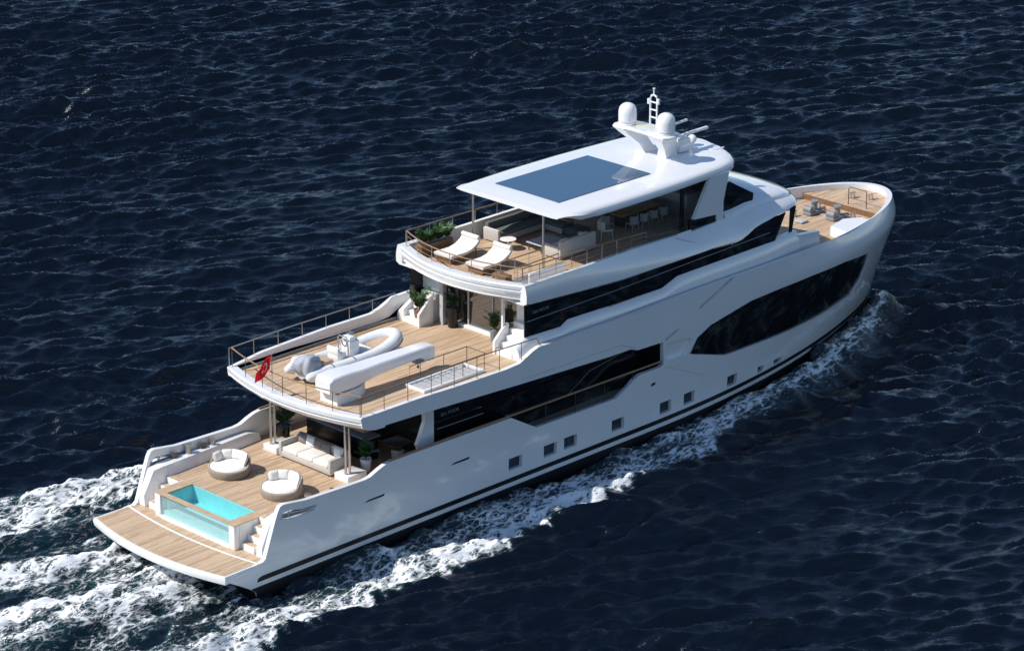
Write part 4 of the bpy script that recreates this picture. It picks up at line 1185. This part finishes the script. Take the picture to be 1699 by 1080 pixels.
MB().bx(-1.15, 1.15, -.4, .4, .922, .97, .01).obj('worktop', BLACK, t)
t = thing('side_table', 'small round white side table by the end of corner sofa', 'side table', (20.9, 1.05, SD))
MB().lathe([(0, .44), (.34, .44), (.36, .46), (.36, .48), (0, .485)], n=24).obj('tabletop', WHITEM, t)
MB().lathe([(0, 0), (.2, 0), (.2, .02), (.04, .05), (.04, .44), (0, .44)], n=16).obj('pedestal', WHITEM, t)

def chair(loc, rz, label, name='dining_chair', m=None, group='dining chairs'):
    t = thing(name, label, 'chair', loc, rz, group)
    MB().box((0, 0, .41), (.46, .48, .08), bev=.03).obj('seat', m or CHAIR, t)
    b = MB(); secs = []
    for z in (.42, .6, .78):
        o_ = []; i_ = []
        for a in np.linspace(-1.25, 1.25, 9):
            R_ = .27 + .04 * (z - .42)
            o_.append((-R_ * math.cos(a), R_ * math.sin(a), z)); i_.append((-(R_ - .035) * math.cos(a), (R_ - .035) * math.sin(a), z))
        secs.append(o_ + i_[::-1])
    b.loft(secs); b.obj('backrest', m or CHAIR, t, 50)
    for x in (-.2, .2):
        for y in (-.2, .2): MB().cyl((x * .9, y * .9, .4), (x * 1.15, y * 1.15, 0), .02, .013, 7).obj('leg', m or CHAIR, t)
    return t
t = thing('dining_table', 'long brown teak dining table under the hard top', 'table', (27.5, -.3, SD))
MB().box((0, 0, .70), (2.7, 1.1, .06), bev=.02).obj('tabletop', TEAKR, t)
for x in (-.8, .8): MB().box((x, 0, .34), (.14, .7, .67), bev=.02).obj('leg', DSTEEL, t)
c0 = chair((26.5, -1.15, SD), PI / 2, 'grey dining chair aftmost on the starboard side of the teak table')
ords = ['second', 'third', 'foremost']
for k in range(3): dup(c0, (27.15 + .65 * k, -1.15, SD), PI / 2 + random.uniform(-.15, .15), f'grey dining chair {ords[k]} from aft on the starboard side of the teak table')
for k in range(4): dup(c0, (26.5 + .65 * k, .55, SD), -PI / 2 + random.uniform(-.15, .15), f'grey dining chair {(["aftmost"] + ords)[k]} on the port side of the teak table')
dup(c0, (25.75, -.3, SD), 0, 'grey dining chair at the aft head of the teak table')
a0 = chair((24.95, -.95, SD), -.5, 'pale armchair standing alone between sofa and dining table', 'armchair', WICKL, 'armchairs on the sun deck')
a0.scale = (1.25, 1.25, 1.1)
t = thing('saloon_table', 'dining table in shade beneath the upper deck overhang', 'table', (11.35, -1.9, MD))
MB().box((0, 0, .70), (1.0, 1.0, .05), bev=.02).obj('tabletop', DSTEEL, t); MB().cyl((0, 0, 0), (0, 0, .68), .06).obj('pedestal', DSTEEL, t)
dup(c0, (10.75, -2.6, MD), .8, 'pale chair at the shaded table, nearer the starboard side rail', 'chairs in the shade under the overhang')
dup(c0, (10.6, -1.3, MD), -.6, 'pale chair at the shaded table, nearer the bar counter', 'chairs in the shade under the overhang')

# --- flag
fl = thing('flag', 'red flag with white crescent and star flying at the upper deck stern', 'flag', (6.85, .66, 5.36))
MB().cyl((0, 0, 0), (0, 0, 1.62), .018, n=8).obj('flagpole', STEEL, fl)
def fpt(u, v):   # u along the fly (aft), v from hoist top down
    x = -.04 - .68 * u + .04 * math.sin(7 * u)
    y = .10 * math.sin(6.0 * u + 1.2 * v) + .22 * u
    z = 1.55 - .60 * v - .62 * u ** 1.2 + .12 * u * v
    return Vector((x, y, z))
b = MB(); g = [[b.bm.verts.new(fpt(i / 18, j / 10)) for j in range(11)] for i in range(19)]
for i in range(18):
    for j in range(10): b.face([g[i][j], g[i + 1][j], g[i + 1][j + 1], g[i][j + 1]])
bmesh.ops.solidify(b.bm, geom=list(b.bm.faces), thickness=.006)
cloth = b.obj('cloth', RED, fl, 80)
def emblem():
    b = MB()
    cres = []
    for k in range(21):
        a = .62 + (2 * PI - 1.24) * k / 20; cres.append((.36 + .165 * math.cos(a), .5 + .25 * math.sin(a)))
    for k in range(21):
        a = 2 * PI - .80 - (2 * PI - 1.6) * k / 20; cres.append((.395 + .135 * math.cos(a), .5 + .20 * math.sin(a)))
    star = []
    for k in range(10):
        rr_ = .125 if k % 2 == 0 else .05
        a = PI + k * PI / 5; star.append((.58 + rr_ * .68 * math.cos(a), .5 + rr_ * math.sin(a)))
    for off in (.012, -.012):
        for poly in (cres, star):
            V, E, F, *_ = delaunay_2d_cdt([Vector(p_) for p_ in poly], [], [list(range(len(poly)))], 1, 1e-6)
            vs = [b.bm.verts.new(fpt(p_[0], p_[1]) + Vector((off * .3, off, 0))) for p_ in V]
            for f in F: b.face([vs[i] for i in f])
    return b.obj('crescent_and_star', FLAGW, cloth, 80, recalc=False)
emblem()

# --- tender
t = thing('tender', 'white inflatable tender with console resting on the upper deck', 'boat', (0, 0, 0))
yc = 0.88
path = [(8.35, yc + .66, 5.62), (9.5, yc + .68, 5.62), (11.5, yc + .68, 5.62), (12.3, yc + .68, 5.66), (13.1, yc + .60, 5.76), (13.65, yc + .38, 5.87), (13.95, yc, 5.92), (13.65, yc - .38, 5.87), (13.1, yc - .60, 5.76), (12.3, yc - .68, 5.66), (11.5, yc - .68, 5.62), (9.5, yc - .68, 5.62), (8.35, yc - .66, 5.62)]
def smooth(pts, it=2):
    P_ = [Vector(q) for q in pts]
    for _ in range(it):
        Q = [P_[0]]
        for a, c in zip(P_[:-1], P_[1:]): Q += [a.lerp(c, .25), a.lerp(c, .75)]
        P_ = Q + [P_[-1]]
    return P_
sp_ = smooth(path)
rads = [.27 * min(1, .35 + .65 * min(i, len(sp_) - 1 - i) / 3) for i in range(len(sp_))]
rads = [q * (1 + .12 * ss(11.5, 13.5, p_.x)) for q, p_ in zip(rads, sp_)]
MB().tube(sp_, .27, 16, rads).obj('inflatable_tube', TUBE, t, 60)
sk = [q + Vector((0, (.27 if q.y > yc else -.27) * min(1, abs(q.y - yc) / .3), -.02)) + Vector((.27 * max(0, 1 - abs(q.y - yc) / .5), 0, 0)) for q in sp_[3:-3]]
MB().tube(sk, .06, 8).obj('rub_strake', GREY, t)
b = MB(); secs = []
for x, w_, zk in ((8.6, .55, 5.32), (11, .58, 5.28), (12.3, .48, 5.36), (13.1, .28, 5.52), (13.6, .08, 5.75)):
    secs.append([(x, yc - w_, 5.62), (x, yc, zk), (x, yc + w_, 5.62), (x, yc, 5.6)])
b.loft(secs); b.obj('tender_hull', LGREY, t)
MB().loft([[(x, yc - w_, 5.58), (x, yc + w_, 5.58), (x, yc + w_, 5.62), (x, yc - w_, 5.62)] for x, w_ in ((8.7, .5), (12.4, .46), (13.4, .25), (13.7, .08))]).obj('tender_floor', FAB, t)
MB().loft([[(12.55, yc - .4, 5.62), (12.55, yc + .4, 5.62), (12.55, yc + .4, 5.78), (12.55, yc - .4, 5.78)], [(13.5, yc - .2, 5.74), (13.5, yc + .2, 5.74), (13.5, yc + .2, 5.92), (13.5, yc - .2, 5.92)]]).obj('bow_cushion', TEAKC, t, 50)
b = MB(); b.box((11.35, yc, 6.0), (.6, .62, .8), bev=.1); b.box((11.3, yc, 6.45), (.34, .5, .22), bev=.06); b.obj('console', WHITE, t)
MB().loft([[(11.55, yc - .3, 6.4), (11.55, yc + .3, 6.4), (11.52, yc + .3, 6.4), (11.52, yc - .3, 6.4)], [(11.35, yc - .24, 6.78), (11.35, yc + .24, 6.78), (11.32, yc + .24, 6.78), (11.32, yc - .24, 6.78)]]).obj('wind_screen', CLEAR, t)
b = MB(); b.box((10.6, yc, 5.85), (.5, .7, .45), bev=.1); b.box((10.42, yc, 6.12), (.16, .7, .36), bev=.06); b.obj('helm_seat', FAB, t)
for x in (9.7, 10.9, 12.1):
    for sg in (1, -1):
        b = MB(); c_ = Vector((x, yc + sg * .67, 5.62)); b.skin([b.ring(c_ - Vector((.04, 0, 0)), (1, 0, 0), .277, 16), b.ring(c_ + Vector((.04, 0, 0)), (1, 0, 0), .277, 16)]); b.obj('tube_band', GREY, t)
b = MB(); b.tube([(11.0, yc - .3, 5.65), (10.95, yc - .3, 6.5), (10.95, yc - .22, 6.62), (10.95, yc + .22, 6.62), (10.95, yc + .3, 6.5), (11.0, yc + .3, 5.65)], .03); b.obj('roll_bar', STEEL, t)
b = MB(); b.tube([(11.02, yc + .14 * math.cos(a), 6.32 + .14 * math.sin(a)) for a in np.linspace(0, 2 * PI, 15)], .015); b.obj('steering_wheel', BLACK, t)
b = MB(); b.box((12.05, yc, 5.76), (.45, .8, .26), bev=.08); b.obj('forward_seat', FAB, t)
b = MB(); b.box((9.7, yc, 5.82), (.7, .95, .32), bev=.1); b.obj('rear_seat', TEAKC, t)
def lump(c, sz, seed, n=18):
    rs = np.random.default_rng(seed); b_ = bmesh.new()
    bmesh.ops.create_icosphere(b_, subdivisions=4, radius=1)
    ph = rs.uniform(0, 6.3, 8); k = rs.normal(0, 3.2, (8, 3))
    for v in b_.verts:
        q = np.array(v.co); dsp = sum(np.sin(k[i] @ q + ph[i]) for i in range(8)) * .05
        f = 1 + dsp
        pw = .75
        v.co = Vector([c[i] + sz[i] * math.copysign(abs(q[i]) ** pw, q[i]) * f for i in range(3)])
    return b_
b = MB(); b.join(lump((8.85, yc - .08, 5.93), (.52, .52, .44), 3)); b.obj('engine_cover', TUBEG, t, 70)
b = MB(); b.join(lump((9.05, yc + .55, 5.9), (.5, .2, .22), 5)); b.obj('folded_cover', TUBE, t, 70)
for x, z in ((9.4, 5.0), (12.4, 5.0)):
    b = MB(); b.bx(x - .07, x + .07, yc - .7, yc + .7, UD, UD + .1, .02); b.bx(x - .05, x + .05, yc - .6, yc - .45, UD + .1, 5.48); b.bx(x - .05, x + .05, yc + .45, yc + .6, UD + .1, 5.48)
    b.obj('chock', WOOD, t)
